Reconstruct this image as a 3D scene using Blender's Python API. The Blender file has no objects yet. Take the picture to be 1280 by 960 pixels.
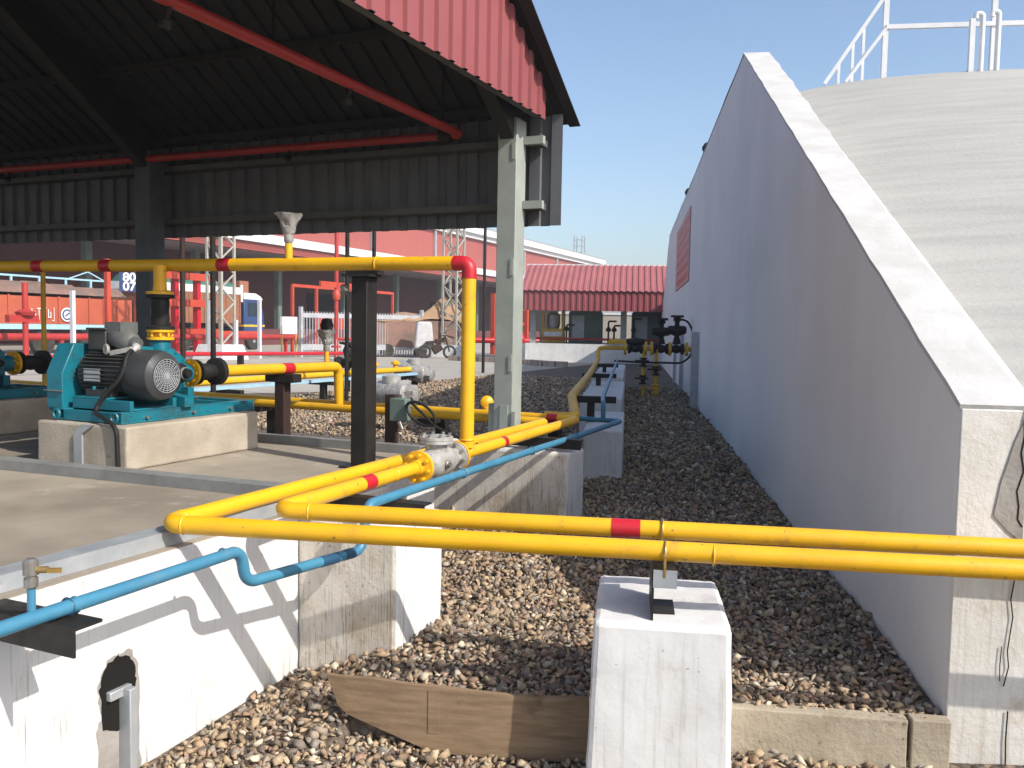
import bpy, math, random
import numpy as np
from mathutils import Vector, Matrix
R=math.radians
random.seed(7); rng=np.random.default_rng(7)
sc=bpy.context.scene; COL=sc.collection
YS=R(15.939)                                   # the pump yard is turned this much against the mound wall
SX=Vector((math.cos(YS),-math.sin(YS),0)); SY=Vector((math.sin(YS),math.cos(YS),0))
def W(a,b,z): v=SX*a+SY*b; return (v.x,v.y,z)
def toS(x,y,z): return (x*SX.x+y*SX.y, x*SY.x+y*SY.y, z)
# ------------------------------------------------------------------ materials
def new_mat(name):
    m=bpy.data.materials.new(name); m.use_nodes=True
    nt=m.node_tree; return m,nt,nt.nodes['Principled BSDF']
def N(nt,t,**k):
    n=nt.nodes.new(t)
    for a,b in k.items():
        if a in n.inputs: n.inputs[a].default_value=b
        else: setattr(n,a,b)
    return n
def coords(nt,stretch=(1,1,1)):
    tc=N(nt,'ShaderNodeTexCoord'); mp=N(nt,'ShaderNodeMapping'); mp.inputs['Scale'].default_value=stretch
    nt.links.new(tc.outputs['Object'],mp.inputs['Vector']); return mp.outputs['Vector']
def noise(nt,vec,scale,detail=5,rough=.6):
    n=N(nt,'ShaderNodeTexNoise'); n.inputs['Scale'].default_value=scale; n.inputs['Detail'].default_value=detail; n.inputs['Roughness'].default_value=rough
    nt.links.new(vec,n.inputs['Vector']); return n.outputs['Fac']
def ramp(nt,fac,stops):
    r=N(nt,'ShaderNodeValToRGB'); e=r.color_ramp.elements
    while len(e)<len(stops): e.new(.5)
    for el,(p,c) in zip(e,stops):
        el.position=p; el.color=(*c,1) if len(c)==3 else c
    nt.links.new(fac,r.inputs['Fac']); return r.outputs['Color']
def mix(nt,fac,a,b,mode='MIX'):
    m=N(nt,'ShaderNodeMix',data_type='RGBA',blend_type=mode)
    for s,v in ((0,fac),(6,a),(7,b)):
        if isinstance(v,(int,float)): m.inputs[s].default_value=v
        elif isinstance(v,tuple): m.inputs[s].default_value=(*v,1)
        else: nt.links.new(v,m.inputs[s])
    return m.outputs[2]
def bump(nt,b,h,strength,dist=.01):
    n=N(nt,'ShaderNodeBump'); n.inputs['Strength'].default_value=strength; n.inputs['Distance'].default_value=dist
    nt.links.new(h,n.inputs['Height']); nt.links.new(n.outputs['Normal'],b.inputs['Normal'])
def g(v): return (v,v,v)
def mat(name,c1,c2=None,scale=3,rough=.6,metal=0,bmp=0,bscale=40,spots=None,streaks=None,stretch=(1,1,1),contrast=(.35,.65),chips=None):
    """base colour c1 with patches of c2; spots=(colour,scale,lo,hi); streaks=(colour,amount,freq,lo,hi) run down the surface"""
    m,nt,b=new_mat(name); vec=coords(nt,stretch)
    c2=c2 or tuple(x*.8 for x in c1)
    col=ramp(nt,noise(nt,vec,scale),[(contrast[0],c1),(contrast[1],c2)])
    if spots:
        f=ramp(nt,noise(nt,coords(nt),spots[1],7,.7),[(spots[2],g(0)),(spots[3],g(1))]); col=mix(nt,f,col,spots[0])
    if streaks:
        sv=coords(nt,(streaks[2],streaks[2],streaks[2]*.03))
        f=ramp(nt,noise(nt,sv,1,4,.7),[(streaks[3],g(0)),(streaks[4],g(1))])
        f2=ramp(nt,noise(nt,coords(nt),1.3,3),[(.38,g(.15)),(.62,g(1))])
        k=mix(nt,1.0,f,f2,'MULTIPLY'); k=mix(nt,1.0,k,g(streaks[1]),'MULTIPLY'); col=mix(nt,k,col,streaks[0])
    if chips:
        f=ramp(nt,noise(nt,coords(nt),chips[1],3,.5),[(chips[2],g(0)),(chips[3],g(1))]); col=mix(nt,f,col,chips[0])
    nt.links.new(col,b.inputs['Base Color']); b.inputs['Metallic'].default_value=metal; b.inputs['Specular IOR Level'].default_value=.22 if max(c1)<.07 else .5
    rr=ramp(nt,noise(nt,vec,scale*3),[(.3,g(max(0,rough-.1))),(.7,g(min(1,rough+.12)))]); nt.links.new(rr,b.inputs['Roughness'])
    if bmp: bump(nt,b,noise(nt,coords(nt),bscale,8,.65),bmp)
    return m
M={}
def bolt_parts(parent,m,c,axis,R_,r,h,n=8,off=0,name='bolt'):
    for i in range(n):
        mb=MB(); q=MB(); q.bolts(c,axis,R_,r,h,n,off); k=12; mb.v=q.v[i*k:(i+1)*k]; nf=len(q.f)//n; mb.f=[[x-i*k for x in f] for f in q.f[i*nf:(i+1)*nf]]; mb.sm=q.sm[:nf]; mb.mi=q.mi[:nf]; part(name,mb,m,parent)
M['yellow']=mat('yellow_paint',(.79,.435,.006),(.68,.36,.012),2.3,.42,spots=((.36,.20,.05),9,.58,.80),bmp=.12,bscale=45,chips=((.16,.08,.035),30,.70,.75))
M['amber']=mat('dusty_yellow_paint',(.68,.39,.02),(.58,.33,.03),5,.5,spots=((.3,.17,.05),20,.62,.75))
M['redpaint']=mat('red_paint',(.50,.012,.022),(.42,.01,.02),5,.4)
M['firered']=mat('fire_line_red',(.42,.035,.03),(.33,.028,.024),3,.45)
M['orange']=mat('orange_red_paint',(.50,.065,.03),(.42,.05,.025),3,.45)
M['blue']=mat('blue_pipe_paint',(.055,.215,.33),(.045,.175,.28),6,.4,spots=((.11,.20,.25),7,.55,.75),bmp=.12,chips=((.16,.13,.10),36,.70,.75))
M['dkblue']=mat('dark_blue_clamp_and_shadow',(.018,.075,.14),None,6,.45)
M['teal']=mat('teal_machine_paint',(.004,.16,.215),(.006,.125,.17),5,.4,spots=((.03,.06,.07),5,.55,.75),bmp=.1,chips=((.05,.035,.03),40,.66,.70))
M['white']=mat('whitewash',(.68,.68,.67),(.60,.60,.59),2.2,.85,bmp=.3,bscale=45,streaks=((.20,.165,.125),.85,90,.54,.68),spots=((.42,.37,.31),3.5,.62,.78))
M['whiteside']=mat('whitewash_weathered',(.74,.70,.63),(.60,.55,.47),2.5,.88,bmp=.4,bscale=40,streaks=((.22,.16,.10),.85,120,.52,.64),spots=((.40,.31,.21),3,.50,.74),chips=((.22,.18,.13),60,.68,.72))
M['whitepillar']=mat('whitewash_pillar',(.66,.66,.65),(.57,.56,.545),3,.85,bmp=.25,bscale=14,streaks=((.36,.33,.29),.6,34,.52,.7),spots=((.40,.36,.31),6,.60,.78),chips=((.30,.27,.24),40,.71,.76))
M['mwall']=mat('mound_wall_whitewash',(.76,.755,.75),(.69,.68,.675),.6,.9,bmp=.3,bscale=25,streaks=((.55,.52,.51),.25,9,.5,.8),spots=((.40,.37,.36),9,.73,.79))
M['mcap']=mat('mound_wall_top_whitewash',(.54,.535,.52),(.46,.45,.425),3.5,.9,bmp=.35,bscale=30,spots=((.46,.41,.33),14,.68,.76))
M['mend']=mat('mound_wall_end_whitewash',(.70,.685,.65),(.55,.52,.46),2.2,.88,bmp=.5,bscale=28,streaks=((.42,.36,.28),.8,45,.52,.68),spots=((.50,.44,.34),6,.55,.72))
M['mconc']=mat('mound_screed',(.385,.375,.345),(.325,.318,.295),3.2,.92,bmp=.7,bscale=26,stretch=(.22,1.5,1.5),spots=((.20,.19,.17),6,.66,.76))
M['conc']=mat('floor_concrete',(.37,.32,.25),(.215,.18,.14),.9,.85,bmp=.25,bscale=40,spots=((.42,.37,.31),2.2,.60,.74))
M['plinth']=mat('plinth_concrete',(.42,.365,.295),(.31,.265,.205),3,.9,bmp=.5,bscale=50,spots=((.26,.2,.14),9,.62,.75))
M['gcrack']=mat('grey_patch_mortar',(.33,.31,.28),(.25,.23,.21),5,.95,bmp=.6,bscale=30)
M['crackhole']=mat('crack_and_hole_shade',(.012,.011,.010),None,5,1)
M['kerbc']=mat('kerb_concrete',(.43,.37,.275),(.31,.26,.19),4,.92,bmp=.7,bscale=30,spots=((.22,.17,.115),6,.55,.75),chips=((.12,.09,.06),26,.68,.73))
M['yard']=mat('yard_concrete',(.40,.365,.31),(.32,.29,.25),.35,.9,bmp=.2,bscale=8)
M['galv']=mat('galvanised_steel',(.42,.44,.45),(.33,.35,.37),7,.5,.35,spots=((.25,.26,.27),20,.6,.75))
M['channel']=mat('floor_channel_steel',(.27,.27,.26),(.20,.20,.19),6,.6,.25)
M['colpaint']=mat('column_grey_paint',(.33,.355,.32),(.27,.295,.265),4,.55,spots=((.28,.28,.22),14,.68,.76))
M['black']=mat('black_steel',(.016,.014,.013),(.028,.024,.021),6,.5,bmp=.1)
M['brownblack']=mat('dark_brown_primer',(.035,.022,.018),(.05,.03,.024),5,.6)
M['rubber']=mat('black_rubber',(.014,.014,.014),(.022,.021,.02),8,.55)
M['motor']=mat('motor_charcoal',(.04,.04,.04),(.075,.073,.07),8,.5,.2)
M['motorgrey']=mat('motor_grey',(.06,.062,.066),(.045,.047,.05),6,.45,.2)
M['colshade']=mat('column_shaded_grey',(.10,.115,.13),(.075,.085,.1),4,.6)  # column paint darkened to hold the shade inside the shed
M['silver']=mat('cast_aluminium_paint',(.55,.54,.51),(.38,.36,.33),14,.4,.35,bmp=.15,bscale=80)
M['bolt']=mat('bolt_steel',(.35,.34,.31),(.22,.2,.18),9,.4,.7)
M['brass']=mat('brass',(.55,.36,.12),(.4,.26,.1),9,.35,.7)
M['redclad']=mat('red_cladding',(.265,.07,.073),(.235,.06,.063),1.2,.5,spots=((.55,.25,.22),7,.68,.82))
M['redroof']=mat('faded_red_roof_sheet',(.36,.12,.115),(.31,.10,.10),1,.55)
M['underside']=mat('sheet_underside_shade',(.040,.041,.042),(.028,.029,.030),1.2,.65)  # near-black tone carries the shade below the sheets
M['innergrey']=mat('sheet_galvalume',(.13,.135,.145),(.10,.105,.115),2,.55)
M['girt']=mat('girt_shade_dark',(.10,.10,.09),(.07,.07,.065),3,.6)  # girts darkened, the inner shade of the shed is in their colour
M['fence']=mat('fence_grey_white_paint',(.44,.45,.47),(.36,.37,.39),4,.6)
M['rooftop']=mat('brown_red_roof_top',(.26,.05,.05),(.22,.045,.045),1,.5)
M['steelroof']=mat('roof_steel_grey',(.04,.04,.038),(.03,.03,.028),2,.6)
M['wood']=mat('plank_brown',(.265,.18,.105),(.17,.11,.062),3,.85,bmp=.5,bscale=8,stretch=(1.2,14,14),spots=((.075,.042,.022),5,.6,.75))
M['whitepaint']=mat('white_paint',(.66,.67,.68),(.58,.59,.60),4,.5)
M['mast']=mat('mast_cream_paint',(.40,.38,.32),(.33,.31,.26),4,.6)
M['castgrey']=mat('cast_grey',(.13,.135,.13),(.09,.095,.092),9,.5,.1)
M['board']=mat('white_board',(.85,.85,.85),None,3,.5)
M['plastic']=mat('wrapping_film',(.40,.39,.37),(.22,.21,.20),22,.25,bmp=.9,bscale=18)
M['whred']=mat('warehouse_red_sheet',(.34,.085,.07),(.30,.075,.062),.15,.6,streaks=((.25,.06,.05),.5,5,.5,.65))
M['whdark']=mat('warehouse_wall_shaded',(.13,.035,.035),(.10,.03,.03),.2,.7)  # warehouse red darkened for the shade under the canopy
M['openingd']=mat('opening_shade',(.02,.017,.018),None,1,.9)
M['greygreen']=mat('grey_green_panel',(.13,.17,.15),(.10,.14,.12),2,.6)
M['truckorange']=mat('truck_orange',(.44,.10,.05),(.37,.08,.04),1.1,.55,streaks=((.4,.08,.04),.6,8,.52,.66))
M['truckbrown']=mat('truck_brown_board',(.30,.125,.065),(.23,.095,.05),1.1,.6,streaks=((.22,.085,.045),.8,8,.5,.64))
M['truckblue']=mat('truck_pale_blue',(.36,.56,.68),(.3,.48,.6),3,.5)
M['cabblue']=mat('cab_blue',(.03,.06,.17),(.025,.05,.14),3,.4)
M['cargo']=mat('cargo_sacking',(.26,.14,.11),(.15,.11,.085),1.6,.9,bmp=.6,bscale=4)
M['tyre']=mat('tyre_rubber',(.03,.029,.028),(.06,.055,.05),5,.8)
M['tarpgreen']=mat('green_tarpaulin',(.05,.16,.12),None,3,.6)
M['glass']=mat('dark_glass',(.03,.045,.06),None,3,.1)
M['tan']=mat('tan_tarpaulin',(.36,.225,.125),(.27,.165,.09),2,.85,bmp=.5,bscale=5)
M['cloth']=mat('white_cloth',(.5,.49,.48),(.4,.4,.4),4,.9)
M['mach']=mat('machine_yellow',(.62,.40,.05),(.5,.33,.05),3,.5)
M['signred']=mat('faded_sign_red',(.50,.22,.21),(.58,.36,.35),4,.7)
M['brick']=None
def mk_gravel():
    m,nt,b=new_mat('gravel_bed'); tc=N(nt,'ShaderNodeTexCoord')
    cols=[]; hs=[]
    v=N(nt,'ShaderNodeTexVoronoi'); v.inputs['Scale'].default_value=24; nt.links.new(tc.outputs['Object'],v.inputs['Vector'])
    sep=N(nt,'ShaderNodeSeparateColor'); nt.links.new(v.outputs['Color'],sep.inputs['Color'])
    c=ramp(nt,sep.outputs[0],[(0,(.11,.085,.065)),(.3,(.22,.17,.12)),(.55,(.29,.22,.155)),(.75,(.22,.15,.11)),(.9,(.37,.31,.24)),(1,(.15,.125,.11))])
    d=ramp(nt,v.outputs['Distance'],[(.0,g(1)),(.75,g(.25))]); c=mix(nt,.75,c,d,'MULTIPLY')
    big=ramp(nt,noise(nt,tc.outputs['Object'],.5),[(.3,g(.8)),(.7,g(1.05))]); c=mix(nt,1.0,c,big,'MULTIPLY')
    nt.links.new(c,b.inputs['Base Color']); b.inputs['Roughness'].default_value=.95
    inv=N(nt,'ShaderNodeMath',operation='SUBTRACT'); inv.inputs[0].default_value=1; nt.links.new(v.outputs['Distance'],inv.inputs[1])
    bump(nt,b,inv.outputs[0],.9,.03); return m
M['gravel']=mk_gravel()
def mk_stone():
    m,nt,b=new_mat('gravel_stones'); a=N(nt,'ShaderNodeAttribute',attribute_name='tint')
    n=ramp(nt,noise(nt,coords(nt),70,4),[(.3,g(.75)),(.7,g(1.1))])
    nt.links.new(mix(nt,1.0,a.outputs['Color'],n,'MULTIPLY'),b.inputs['Base Color']); b.inputs['Roughness'].default_value=1; b.inputs['Specular IOR Level'].default_value=.12; return m
M['stone']=mk_stone()
def mk_brick():
    m,nt,b=new_mat('kerb_bricks'); t=N(nt,'ShaderNodeTexBrick'); nt.links.new(coords(nt,(1,1,1)),t.inputs['Vector'])
    t.inputs['Color1'].default_value=(.34,.27,.22,1); t.inputs['Color2'].default_value=(.44,.37,.30,1); t.inputs['Mortar'].default_value=(.16,.14,.12,1); t.inputs['Scale'].default_value=1.6
    nt.links.new(t.outputs['Color'],b.inputs['Base Color']); b.inputs['Roughness'].default_value=.9; return m
M['brick']=mk_brick()
# ------------------------------------------------------------------ mesh builder
class MB:
    def __init__(s): s.v=[]; s.f=[]; s.sm=[]; s.mi=[]; s.m=0
    def add(s,vs,fs,smooth=False):
        o=len(s.v); s.v+=[tuple(p) for p in vs]
        for f in fs: s.f.append([i+o for i in f]); s.sm.append(smooth); s.mi.append(s.m)
        return s
    def box(s,x0,x1,y0,y1,z0,z1):
        vs=[(x,y,z) for z in (z0,z1) for y in (y0,y1) for x in (x0,x1)]
        return s.add(vs,[(0,2,3,1),(4,5,7,6),(0,1,5,4),(2,6,7,3),(0,4,6,2),(1,3,7,5)])
    def hexa(s,p):   # 8 points: bottom quad ccw then top quad
        return s.add(p,[(3,2,1,0),(4,5,6,7),(0,1,5,4),(1,2,6,5),(2,3,7,6),(3,0,4,7)])
    def frame(s,d,up=(0,0,1)):
        d=Vector(d).normalized(); u=Vector(up)
        if abs(d.dot(u))>.98: u=Vector((0,1,0))
        x=d.cross(u).normalized(); y=x.cross(d).normalized(); return x,y,d
    def bar(s,p0,p1,w,h,up=(0,0,1)):
        p0=Vector(p0);p1=Vector(p1);x,y,d=s.frame(p1-p0,up); x=x*w/2; y=y*h/2
        return s.hexa([p0-x-y,p0+x-y,p0+x+y,p0-x+y,p1-x-y,p1+x-y,p1+x+y,p1-x+y])
    def lathe(s,prof,p0,axis,n=20,smooth=True,cap=True):
        p0=Vector(p0);x,y,d=s.frame(axis); vs=[];fs=[]
        for r,h in prof:
            for i in range(n):
                t=2*math.pi*i/n; vs.append(p0+d*h+(x*math.cos(t)+y*math.sin(t))*r)
        for k in range(len(prof)-1):
            for i in range(n):
                j=(i+1)%n; fs.append((k*n+i,k*n+j,(k+1)*n+j,(k+1)*n+i))
        # flat shade rings that are discs
        o=len(s.v); s.v+=[tuple(p) for p in vs]
        for q,f in enumerate(fs):
            k=q//n; dr=abs(prof[k+1][0]-prof[k][0]); dh=abs(prof[k+1][1]-prof[k][1])
            s.f.append([i+o for i in f]); s.sm.append(smooth and dh>dr*.25); s.mi.append(s.m)
        if cap:
            if prof[0][0]>1e-5: s.f.append([o+i for i in range(n)][::-1]); s.sm.append(False); s.mi.append(s.m)
            if prof[-1][0]>1e-5: s.f.append([o+(len(prof)-1)*n+i for i in range(n)]); s.sm.append(False); s.mi.append(s.m)
        return s
    def cyl(s,p0,p1,r,r2=None,n=16,smooth=True):
        p0=Vector(p0);p1=Vector(p1); return s.lathe([(r,0),(r if r2 is None else r2,(p1-p0).length)],p0,p1-p0,n,smooth)
    def tube(s,pts,r,n=18,bend=.07,seg=7,cap=True):
        P=[Vector(p) for p in pts]; path=[P[0]]
        for i in range(1,len(P)-1):
            a,b,c=P[i-1],P[i],P[i+1]; u=(a-b);w=(c-b); l=min(bend,u.length*.49,w.length*.49)
            u.normalize();w.normalize(); ang=u.angle(w)
            if ang>math.pi-.02: path.append(b); continue
            rad=l*math.tan(ang/2); bis=(u+w).normalized(); cen=b+bis*(rad/math.sin(ang/2))
            A=b+u*l-cen; B=b+w*l-cen; tot=A.angle(B); ax=A.cross(B).normalized()
            for k in range(seg+1): path.append(cen+Matrix.Rotation(tot*k/seg,3,ax)@A)
        path.append(P[-1]); vs=[];x=None
        for i,p in enumerate(path):
            d=((path[i+1]-p) if i==0 else (p-path[i-1]) if i==len(path)-1 else ((path[i+1]-p).normalized()+(p-path[i-1]).normalized())).normalized()
            if x is None: x,y,_=s.frame(d)
            x=(x-d*x.dot(d)).normalized(); y=d.cross(x)
            for k in range(n): t=2*math.pi*k/n; vs.append(p+(x*math.cos(t)+y*math.sin(t))*r)
        fs=[]
        for i in range(len(path)-1):
            for k in range(n): j=(k+1)%n; fs.append((i*n+k,i*n+j,(i+1)*n+j,(i+1)*n+k))
        o=len(s.v); s.add(vs,fs,True)
        if cap: s.f.append([o+k for k in range(n)][::-1]); s.f.append([o+(len(path)-1)*n+k for k in range(n)]); s.sm+=[False]*2; s.mi+=[s.m]*2
        return s
    def ring(s,c,axis,R_,r,n=18,a0=0,a1=2*math.pi,m=6):
        c=Vector(c);x,y,d=s.frame(axis); full=abs(a1-a0-2*math.pi)<1e-6; vs=[];fs=[]; K=n if full else n+1
        for i in range(K):
            t=a0+(a1-a0)*i/n; u=x*math.cos(t)+y*math.sin(t)
            for k in range(m): q=2*math.pi*k/m; vs.append(c+u*(R_+r*math.cos(q))+d*r*math.sin(q))
        for i in range(n):
            i2=(i+1)%K
            for k in range(m): k2=(k+1)%m; fs.append((i*m+k,i2*m+k,i2*m+k2,i*m+k2))
        return s.add(vs,fs,True)
    def prism(s,pts,vec):
        v=Vector(vec); n=len(pts); A=[Vector(p) for p in pts]
        return s.add(A+[p+v for p in A],[tuple(range(n))[::-1],tuple(range(n,2*n))]+[(i,(i+1)%n,n+(i+1)%n,n+i) for i in range(n)])
    def sheet(s,o,u,v,nrm,wid,ln,pitch=.2,h=.028,gap=.003,m_out=0,m_in=1,rib=.35,cut=None):
        """profiled sheet: ribs run along v, repeat along u; two skins"""
        o=Vector(o);u=Vector(u).normalized();v=Vector(v).normalized();nr=Vector(nrm).normalized(); pr=[]
        k=int(wid/pitch)+1
        for i in range(k):
            x=i*pitch
            for fx,hh in ((0,0),(1-rib-.16,0),(1-rib-.05,h),(.95,h)): 
                if x+fx*pitch<=wid: pr.append((x+fx*pitch,hh))
        pr.append((wid,0))
        def sk(off,mi,flip):
            vs=[];fs=[]
            for x,hh in pr:
                l0,l1=(0,ln) if cut is None else cut(x)
                vs.append(o+u*x+nr*(hh+off)+v*l0); vs.append(o+u*x+nr*(hh+off)+v*l1)
            for i in range(len(pr)-1):
                f=(2*i,2*i+2,2*i+3,2*i+1); fs.append(f[::-1] if flip else f)
            s.m=mi; s.add(vs,fs)
        sk(0,m_out,False); sk(-gap,m_in,True); s.m=0; return s
    def bolts(s,c,axis,R_,r,h,n=8,off=0):
        c=Vector(c);x,y,d=s.frame(axis)
        for i in range(n):
            t=2*math.pi*i/n+off; p=c+(x*math.cos(t)+y*math.sin(t))*R_; s.lathe([(r,0),(r,h)],p,d,6,False)
        return s
ORG={}
def mesh(name,mb,mats,o=(0,0,0)):
    me=bpy.data.meshes.new(name); ov=Vector(o)
    me.from_pydata([tuple(Vector(p)-ov) for p in mb.v],[],mb.f); me.update()
    for m in (mats if isinstance(mats,(list,tuple)) else [mats]): me.materials.append(m if not isinstance(m,str) else M[m])
    me.polygons.foreach_set('use_smooth',mb.sm); me.polygons.foreach_set('material_index',mb.mi); me.set_sharp_from_angle(angle=R(38)); return me
def tagit(o,label,cat,group=None,kind=None):
    if label: o['label']=label
    if cat: o['category']=cat
    if group: o['group']=group
    if kind: o['kind']=kind
def place(ob,o,fr):
    ob.location=W(*o) if fr=='S' else o
    ob.rotation_euler=(0,0,-YS if fr=='S' else 0)
def bev(ob,w):
    if w:
        b=ob.modifiers.new('edge','BEVEL'); b.width=w; b.segments=2; b.limit_method='ANGLE'; b.angle_limit=R(40)
def thing(name,label,cat,o,fr='S',group=None):
    ob=bpy.data.objects.new(name,None); ob.empty_display_size=.2; COL.objects.link(ob); place(ob,o,fr); tagit(ob,label,cat,group)
    ORG[ob]=o; return ob
def part(name,mb,m,parent,label=None,bv=0):
    o=ORG[parent]; ob=bpy.data.objects.new(name,mesh(name,mb,m,o)); COL.objects.link(ob); ob.parent=parent; ORG[ob]=o
    if label: ob['label']=label
    bev(ob,bv); return ob
def solo(name,label,cat,mb,m,o,fr='S',group=None,bv=0,kind=None):
    ob=bpy.data.objects.new(name,mesh(name,mb,m,o)); COL.objects.link(ob); place(ob,o,fr); tagit(ob,label,cat,group,kind); ORG[ob]=o; bev(ob,bv); return ob
def dup(root,off,label=None,group=None,fr='S'):
    def rec(o,par):
        c=o.copy(); COL.objects.link(c)
        if par: c.parent=par
        for ch in list(o.children): rec(ch,c)
        return c
    kids=list(root.children); r=root.copy(); COL.objects.link(r)
    for ch in kids: rec(ch,r)
    d=Vector(W(*off)) if fr=='S' else Vector(off); r.location=root.location+d
    if label: r['label']=label
    if group: r['group']=group
    ORG[r]=tuple(Vector(ORG[root])+Vector(off)); return r
def text_mb(body,size,org,xd,yd,depth=.004):
    cu=bpy.data.curves.new('t','FONT'); cu.body=body; cu.size=size; cu.offset=.012; cu.align_x='CENTER'; cu.align_y='CENTER'
    ob=bpy.data.objects.new('t',cu); COL.objects.link(ob); me=bpy.data.meshes.new_from_object(ob.evaluated_get(bpy.context.evaluated_depsgraph_get()))
    mb=MB(); xd=Vector(xd);yd=Vector(yd);nd=xd.cross(yd).normalized(); og=Vector(org)
    mb.add([og+xd*v.co.x+yd*v.co.y+nd*depth for v in me.vertices],[tuple(p.vertices) for p in me.polygons])
    bpy.data.objects.remove(ob); bpy.data.curves.remove(cu); bpy.data.meshes.remove(me); return mb
# ------------------------------------------------------------------ world, sun, camera
SUN_AZ=R(60); SUN_EL=R(38)
Ld=Vector((-math.sin(SUN_AZ)*math.cos(SUN_EL),math.cos(SUN_AZ)*math.cos(SUN_EL),-math.sin(SUN_EL)))
wd=bpy.data.worlds.new('World'); sc.world=wd; wd.use_nodes=True; nt=wd.node_tree
sky=nt.nodes.new('ShaderNodeTexSky'); sky.sky_type='NISHITA'; sky.sun_disc=False; sky.sun_elevation=SUN_EL
sky.sun_rotation=R(120); sky.air_density=1.0; sky.dust_density=2.2; sky.ozone_density=1.8; sky.altitude=100
bg=nt.nodes['Background']; bg.inputs['Strength'].default_value=.15; nt.links.new(sky.outputs[0],bg.inputs['Color'])
sl=bpy.data.lights.new('sun','SUN'); sl.energy=3.8; sl.angle=R(.55); sl.color=(1,.95,.87)
so=bpy.data.objects.new('sun',sl); COL.objects.link(so); so.rotation_euler=Ld.to_track_quat('-Z','Y').to_euler(); so.location=(20,-15,30)
PI_,YA,RO=R(3.727),R(7.7655),R(1.0528)
f=Vector((-math.sin(YA)*math.cos(PI_),math.cos(YA)*math.cos(PI_),-math.sin(PI_))); r0=Vector((math.cos(YA),math.sin(YA),0)); u0=r0.cross(f)
rr=math.cos(RO)*r0+math.sin(RO)*u0; uu=-math.sin(RO)*r0+math.cos(RO)*u0
cam=bpy.data.cameras.new('camera'); co=bpy.data.objects.new('camera',cam); COL.objects.link(co)
mw=Matrix(((rr.x,uu.x,-f.x,0),(rr.y,uu.y,-f.y,0),(rr.z,uu.z,-f.z,1.5),(0,0,0,1))); co.matrix_world=mw
cam.sensor_width=36; cam.lens=1082/1280*36; cam.clip_end=3000; cam.clip_start=.05; sc.camera=co
vs=sc.view_settings; vs.view_transform='Standard'; vs.look='None'; vs.gamma=1; vs.exposure=.5; vs.use_curve_mapping=False
# ------------------------------------------------------------------ ground
def lerp(a,b,t): return a+(b-a)*max(0,min(1,t))
def gh(x,y):
    far=lerp(0,.03,(y-4)/6)
    if x<-2.6: return far
    ed=3.40 if x<.2 else (3.53 if x<1.28 else 3.66)          # the boards hold the inner gravel back
    inner=-.02+.02*math.sin(3.1*x+1.2)*math.sin(2.3*y)+ (.05*math.exp(-((x+.72)**2+(y-3.9)**2)/.12)) + .05*math.exp(-((x+.8)**2)/.3-((y-5.6)**2)/1.2)
    inner=lerp(inner,far,(y-7)/3); low=-.21+.015*math.sin(4*x+2*y)
    if x>-1.12: return inner if y>ed else low
    if y>5: return inner
    return lerp(low,inner,min((x+1.5)/.4,(y-3.2)/.35) if y<4.6 else (y-4.6)/.4)   # gravel runs down round the end of the brown board
xs=[-600,-250,-120,-60,-30,-16,-9,-5,-3.4]+list(np.linspace(-2.6,1.7,110))+[2.5,5,12,30,80,250,600]
ys=[-60,-20,-6,-2,.5]+list(np.linspace(1.6,9,190))+[11,14,20,30,45,70,120,250,600]
mb=MB(); nx=len(xs)
mb.add([(x,y,gh(x,y)) for y in ys for x in xs],[(j*nx+i,j*nx+i+1,(j+1)*nx+i+1,(j+1)*nx+i) for j in range(len(ys)-1) for i in range(nx-1)],True)
solo('ground',None,None,mb,'gravel',(0,0,0),'W',kind='structure')
# concrete yard beyond the gravel
mb=MB(); z=.036
mb.add([(a,b,z) for a,b in ((-11.25,15.5),(-11.2,20.3),(-11.35,31),(-11.3,38),(-60,160),(-60,12),(-16,12.0),(-13,13.2))],[tuple(range(8))])
solo('yard_pavement',None,None,mb,'yard',(-12,20,0),'S',kind='structure')
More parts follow.
